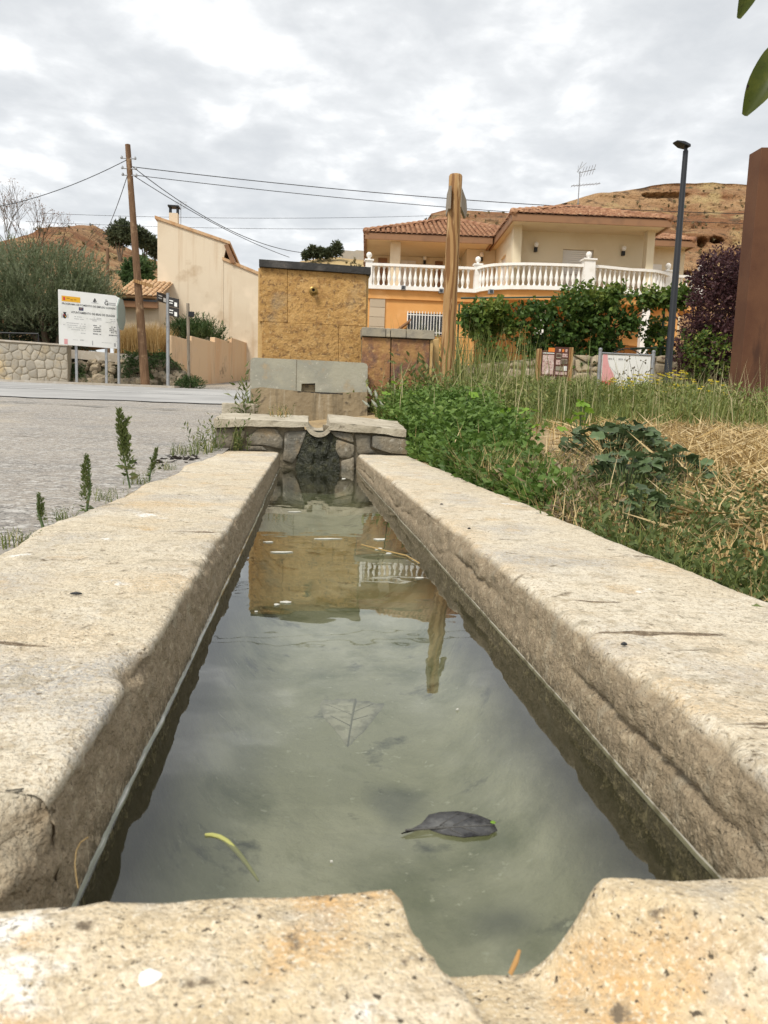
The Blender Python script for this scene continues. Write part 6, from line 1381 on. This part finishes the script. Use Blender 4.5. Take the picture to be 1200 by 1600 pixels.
# ------------------------------------------------------------------ weeds along the left coping
def amaranth(u, v, tu, tv, label, seed, spikes=6, wide=1.0):
    rr = random.Random(seed); b = atz(u, v, -.02); t_ = at(tu, tv, b.y); o = thing('amaranth_weed', b, label, 'weed', 'weeds along the left coping'); h_ = (t_-b).length
    m_ = MB(); md = b.lerp(t_, .5)+Vector((rr.uniform(-.01, .01), 0, 0)); m_.tube([b, md, t_], [.0035, .0028, .0015], 5); m_.build('stem', STEMG, o)
    P_ = []; D_ = []; n = 420
    for i in range(n):
        q = rr.random()**.8; p = b.lerp(t_, .22+.78*q); w_ = h_*.10*(1-q*.75)*wide
        a = rr.uniform(0, 6.28); P_.append((p.x+math.cos(a)*w_*rr.random(), p.y+math.sin(a)*w_*rr.random(), p.z+rr.uniform(-.004, .004))); D_.append((math.cos(a)*.6, math.sin(a)*.6, .8))
    for k in range(spikes):
        q = rr.uniform(.3, .75); p = b.lerp(t_, q); a = rr.uniform(0, 6.28); d = Vector((math.cos(a)*.5, math.sin(a)*.3, 1)).normalized(); L_ = h_*rr.uniform(.12, .24)
        for i in range(55):
            s = rr.random(); w_ = h_*.042*(1-s*.6); P_.append(tuple(p+d*L_*s+Vector((rr.gauss(0, 1), rr.gauss(0, 1), 0))*w_*.6)); D_.append(tuple(d+Vector((rr.gauss(0, .6), rr.gauss(0, .6), .2))))
    P_ = np.array(P_); link('seed_spikes', leafmesh('seed_spikes', P_, np.array(D_), h_*.055, h_*.024, np.clip(.35+.35*rng.random(len(P_)), 0, 1)), WEEDM, o, kind='stuff')
    P2 = []; D2 = []
    for k in range(9): p = b.lerp(t_, rr.uniform(.02, .4)); a = rr.uniform(0, 6.28); P2.append(tuple(p)); D2.append((math.cos(a), math.sin(a)*.6, rr.uniform(-.2, .5)))
    link('leaves', leafmesh('leaves', np.array(P2), np.array(D2), h_*.16, h_*.06, rng.random(9)), WEEDM, o)
amaranth(203, 762, 186, 641, 'tallest weed spike growing beside the left coping', 1, 9, 1.0)
amaranth(134, 806, 136, 713, 'single dark seed spike weed second from the left by the coping', 2, 3, 1.1)
amaranth(233, 752, 245, 700, 'short leaning weed right of the tallest spike', 3, 6, 1.2)
amaranth(68, 826, 60, 772, 'leftmost low leafy weed with a bent stem by the coping', 4, 8, 1.6)
def tuft(nm, u, v, Y, n, h, spread, label, matl, w_=.004, cat='weed', zbase=None, leafy=True):
    c = at(u, v, Y); g = terr1(c.x, Y) if zbase is None else zbase; o = thing(nm, (c.x, Y, g), label, cat)
    P_ = np.stack([c.x+rng.normal(size=n)*spread, Y+rng.normal(size=n)*spread, np.full(n, g)], -1); H = rng.uniform(.4, 1, n)*h
    link('blades', blades('blades', P_, H, rng.uniform(.05, .6, n), w_, rng.random(n)), matl, o, kind='stuff')
    if leafy:
        D = unit(rng.normal(size=P_.shape)*.28+[0, 0, 1]); lp, ld = sprays(P_, D, H*.95, 9, .8); link('leaves', leafmesh('leaves', lp, ld, h*.13, h*.04, rng.random(len(lp))), WEEDM, o, kind='stuff')
tuft('weed_clump', 333, 690, 4.55, 15, .27, .06, 'tall weed clump at the left end of the weir wall', WEEDM, .004)
tuft('weed_clump', 312, 700, 4.35, 22, .11, .06, 'low grassy weeds beside the left coping near the weir wall', GRASSM, .005)
tuft('weed_clump', 290, 712, 4.2, 26, .09, .05, 'lowest weeds beside the dark patch at the left coping', WEEDM, .005)
tuft('weed_clump', 388, 640, 6.3, 14, .56, .035, 'tall grey green weed left of the grey basin', WEEDM, .005)
tuft('weed_clump', 372, 640, 6.0, 18, .24, .06, 'bushy weed behind the left end of the weir wall', WEEDM, .005)
tuft('wall_weed', 371, 700, WY-.02, 16, .22, .02, 'thin green weed growing against the weir stones', GRASSM, .005, zbase=.0)
tuft('dry_tuft', 438, 652, 5.0, 20, .12, .05, 'small dry reddish tuft on the weir coping', REEDM, .004, zbase=.19, leafy=True)
tuft('rust_plant', 660, 620, 7.5, 16, .75, .05, 'tall pale flowered weed in front of the rusty slate wall', WEEDM, .005)
for k, (u, v, h_, lb) in enumerate(((20, 852, .05, 'tiny grass tuft at the far left of the coping edge'), (100, 815, .045, 'tiny grass tuft between the two leftmost weed spikes'), (165, 782, .05, 'tiny grass tuft left of the tallest weed spike'), (218, 756, .06, 'grass tuft between the tallest spike and the short leaning weed'), (258, 736, .06, 'grass tuft beside the dark litter at the coping edge'))):
    q = atz(u, v, -.02); tuft('grass_tuft', u, v, q.y, 22, h_, .02, lb, GRASSM, .0025, 'grass', -.025, True)
# dead leaf litter at the foot of the left coping
lt = atz(275, 718, -.015); n = 50; P_ = np.stack([lt.x+rng.normal(size=n)*.06, lt.y+rng.normal(size=n)*.35, np.full(n, -.008)], -1)
o = link('leaf_litter', leafmesh('leaf_litter', P_, rng.normal(size=P_.shape)*[1, 1, .2], .05, .02, rng.random(n)*.3), leafm('rotten_leaf', (.03, .025, .02), (.10, .08, .06))); meta(o, 'dark rotten leaf litter on the asphalt beside the left coping', 'litter', kind='stuff')

# ------------------------------------------------------------------ hanging twig, floating leaves, small marks
def leafshape(name, outline, z, matl, label, cat, dome=.003, vein=None, par=None):
    P = [atz(u, v, z) for u, v in outline]; c = sum(P, Vector())/len(P); v = [c+Vector((0, 0, dome))]+[c+(p-c)*.55+Vector((0, 0, dome*.7)) for p in P]+P; n = len(P)
    f = [(0, 1+k, 1+(k+1) % n) for k in range(n)]+[(1+k, 1+n+k, 1+n+(k+1) % n, 1+(k+1) % n) for k in range(n)]
    o = link(name, pymesh(name, v, f, True), matl); s = o.modifiers.new('thick', 'SOLIDIFY'); s.thickness = .0008; meta(o, label, cat)
    if vein:
        m_ = MB()
        for a, b, r_ in vein: m_.tube([atz(*a, z)+Vector((0, 0, dome*.9+.001)), atz(*b, z)+Vector((0, 0, dome*.5+.001))], [r_, r_*.5], 5)
        m_.build('veins', mat(name+'_vein', (.20, .20, .15) if name == 'pale_leaf' else (.085, .082, .075)), o)
    return o
def w2(pts): return [(400+x/2.4, 1000+y/2.4) for x, y in pts]
PALEL = mat('pale_drowned_leaf', (.50, .48, .41), [((.32, .31, .25), 60, .46, .60, 6), ((.60, .58, .50), 90, .56, .68, 3)], bump=[(120, .0008, 3)])
DARKL = mat('dark_wet_leaf', (.06, .06, .06), [((.12, .12, .115), 50, .5, .65, 4), ((.02, .02, .022), 40, .55, .66, 3)], rough=.6, spec=.25, bump=[(140, .002, 4)])
leafshape('pale_leaf', w2([(240, 244), (248, 230), (262, 226), (285, 229), (310, 222), (340, 226), (360, 222), (390, 232), (420, 231), (450, 240), (482, 240), (470, 262), (452, 282), (440, 300), (424, 318), (405, 345), (384, 360), (362, 384), (343, 402), (330, 384), (320, 366), (306, 352), (290, 328), (272, 312), (254, 290), (246, 266)]), WZ-.008, PALEL, 'pale triangular drowned leaf just under the water in mid trough', 'leaf', .002,
          [(w2([(372, 232)])[0], w2([(342, 405)])[0], .0016), (w2([(362, 280)])[0], w2([(440, 245)])[0], .0007), (w2([(356, 310)])[0], w2([(420, 290)])[0], .0007), (w2([(360, 290)])[0], w2([(270, 250)])[0], .0007), (w2([(352, 330)])[0], w2([(280, 290)])[0], .0007)])
leafshape('dark_leaf', w2([(545, 728), (590, 708), (622, 690), (648, 658), (690, 648), (760, 645), (830, 658), (882, 680), (890, 690), (905, 716), (872, 733), (780, 742), (700, 730), (640, 706), (600, 712)]), WZ+.0015, DARKL, 'dark grey fish shaped leaf floating on the water near the notch', 'leaf', .0012,
          [(w2([(560, 722)])[0], w2([(895, 700)])[0], .0009), (w2([(690, 703)])[0], w2([(760, 655)])[0], .0005), (w2([(740, 705)])[0], w2([(810, 665)])[0], .0005), (w2([(700, 706)])[0], w2([(770, 735)])[0], .0005), (w2([(760, 706)])[0], w2([(830, 730)])[0], .0005)])
m_ = MB(); m_.lathe(atz(400+888/2.4, 1000+703/2.4, WZ)+Vector((0, 0, .004)), [(.0015, 0), (.0024, .0006), (.001, .0016)], 8); top('duckweed', m_, BRIGHTL, 'tiny yellow green leaf on the tip of the dark floating leaf', 'leaf')
m_ = MB(); P = [atz(*p, WZ+.001-.006*i/8) for i, p in enumerate([(320, 1304), (331, 1304.5), (343, 1308), (354, 1315), (364, 1324), (374, 1335), (384, 1348), (394, 1362), (404, 1377)])]; m_.tube(P, [.0010, .0018, .0022, .0024, .0023, .0021, .0018, .0014, .0008], 8); top('yellow_stem', m_, mat('yellow_stem', (.36, .36, .12)), 'curved yellow green stem floating in the water at lower left', 'stem', smooth=True)
m_ = MB(); a_ = atz(812, 1484, -.028); b_ = atz(797, 1522, -.038); m_.tube([a_, a_.lerp(b_, .5)+Vector((.0006, 0, .0004)), b_], [.0008, .0014, .0012], 8); top('twig', m_, mat('orange_twig', (.42, .24, .09)), 'short orange brown twig lying in the overflow notch', 'twig')
FLECK = mat('white_scum', (.50, .49, .43))
grp_ = 'pale flecks floating at the far end of the trough'
FL = ['long white straw fleck in the reflection of the ochre wall', 'short white fleck just above the long one in the ochre reflection', 'longest thin pale streak across the top of the ochre reflection', 'broad pale fleck by the right end of the thin streak', 'small pale fleck below the broad one near the right wall',
      'pale fleck at the bottom of the ochre reflection', 'tiny pale fleck left of the one at the bottom of the ochre reflection', 'tiny pale speck at the lower left corner of the ochre reflection', 'pale fleck nearest the floating straw', 'pale speck on the water below the mossy overflow',
      'faint pale streak below the grey basin reflection', 'pale fleck beside the right wall below the signpost reflection', 'white speck right of the pale drowned leaf', 'white speck near the front slab right of the yellow stem']
for k, (u, v, l, w_) in enumerate(((440, 863, 26, 2.2), (420, 847, 14, 1.6), (510, 842, 34, 1.4), (594, 843, 16, 3.5), (592, 858, 10, 3), (447, 941, 14, 3), (432, 945, 8, 2.6), (400, 956, 6, 1.6), (608, 865, 9, 2.4), (537, 748, 6, 2.5), (460, 800, 20, 1.2), (655, 903, 12, 2), (715, 1109, 4, 1.2), (518, 1347, 4, 2))):
    n = 9; rr = random.Random(k); pts = [atz(u+l*.75*math.cos(6.283*i/n)*rr.uniform(.5, 1), v+w_*.6*math.sin(6.283*i/n)*rr.uniform(.5, 1), WZ+.0008) for i in range(n)]; m_ = MB(); m_.prism(pts, (0, 0, .0012))
    top('scum_fleck', m_, FLECK, FL[k], 'fleck', grp_)
m_ = MB(); P = [atz(*p, WZ+.003) for p in ((565, 851), (600, 860), (635, 868), (655, 880))]; m_.tube(P, .0018, 5); top('floating_straw', m_, STRAWM, 'thin straw lying across the water near the right wall', 'straw')
m_ = MB(); P = [at(*p) for p in ((122, 1388, .41), (119, 1370, .415), (117, 1350, .42), (119, 1330, .425), (126, 1316, .427), (138, 1308, .43))]; m_.tube(P, .00028, 5); top('dry_stalk', m_, STRAWM, 'hair thin dry stalk in the broken corner at lower left', 'stalk')
for k, (u, v, a, b, lb) in enumerate(((119, 928, .006, .0022, 'small black oblong dropping on the left coping'), (975, 1007, .003, .0025, 'small black speck on the right coping near the bend'), (690, 788, .004, .002, 'small dark crumb on the right coping near its far end'), (733, 826, .003, .0015, 'tiny dark crumb in the middle of the right coping'))):
    p = atz(u, v, .003); m_ = MB(); m_.lathe(p, [(a*.5, -.001), (a, 0), (a*.7, .0018), (a*.15, .0028)], 8); me_ = m_.mesh('crumb', True); me_.transform(Matrix.Translation(p) @ Matrix.Diagonal((1.4, b/a, 1, 1)) @ Matrix.Translation(-p)); o = link('crumb', me_, DARK); meta(o, lb, 'crumb', 'dark crumbs on the copings')
def splat(u, v, r_, lb, z=.0125, sd=0):
    n = 26; rr = random.Random(sd); c = atz(u, v, z); v_ = [c+Vector((0, 0, .0015))]
    for k in range(n): a = 6.283*k/n; q = r_*(1+.10*math.sin(3*a+1)+rr.uniform(-.05, .05)); v_.append(c+Vector((math.cos(a)*q, math.sin(a)*q, -.004)))
    for k in range(n): a = 6.283*k/n; 
    o = link('bird_dropping', pymesh('bird_dropping', v_, [(0, k+1, (k+1) % n+1) for k in range(n)], True), mat('guano%d' % sd, (.80, .79, .76), [((.66, .62, .55), 90, .55, .68, 3)])); meta(o, lb, 'dropping')
splat(234, 1518, .0062, 'round white bird dropping on the front slab', .0095, 1)
def hang():
    HY_ = 1.05; b = at(1300, -120, HY_); o = thing('hanging_twig', b, 'overhanging tree twig with green leaves at the top right corner', 'branch')
    m_ = MB(); pts = [at(1480, -420, 1.3), at(1360, -200, 1.15), at(1250, -60, 1.06), at(1215, 40, HY_)]; m_.tube(pts, [.008, .005, .003, .002], 7); m_.build('twig', BARK, o, smooth=True)
    def lf(p0, p1, wd, nrm, curl):
        a, b_ = Vector(p0), Vector(p1); d = b_-a; L_ = d.length; d.normalize(); s = d.cross(Vector(nrm)).normalized(); n_ = s.cross(d); v = []; f = []; N_ = 12
        for i in range(N_+1):
            t_ = i/N_; w_ = wd*math.sin(math.pi*min(1, t_*.92+.04))**.75*(1-.25*t_); jag = 1+.05*math.sin(i*7.1); c = a+d*L_*t_+n_*curl*math.sin(math.pi*t_)
            for sx1, up1 in ((-1, .22), (-.5, .08), (0, 0), (.5, .08), (1, .22)): v.append(c+s*w_*sx1*jag*.5+n_*w_*up1)
            if i: f += [(5*i-5+k, 5*i-4+k, 5*i+1+k, 5*i+k) for k in range(4)]
        lo_ = link('leaf', pymesh('leaf', v, f, True), HANGL, o)
        m_ = MB(); m_.tube([a, a+d*L_*.5+n_*curl, b_], [.0012, .0009, .0003], 5); m_.build('midrib', HANGL, lo_)
    lf(at(1190, -110, HY_), at(1153, 29, HY_), .042, (.2, -1, .3), .006)
    lf(at(1236, 66, HY_), at(1163, 181, HY_), .052, (-.35, -1, .25), .012)
    lf(at(1290, -60, HY_), at(1262, 120, HY_+.05), .05, (-.2, -1, .1), .01)
hang()
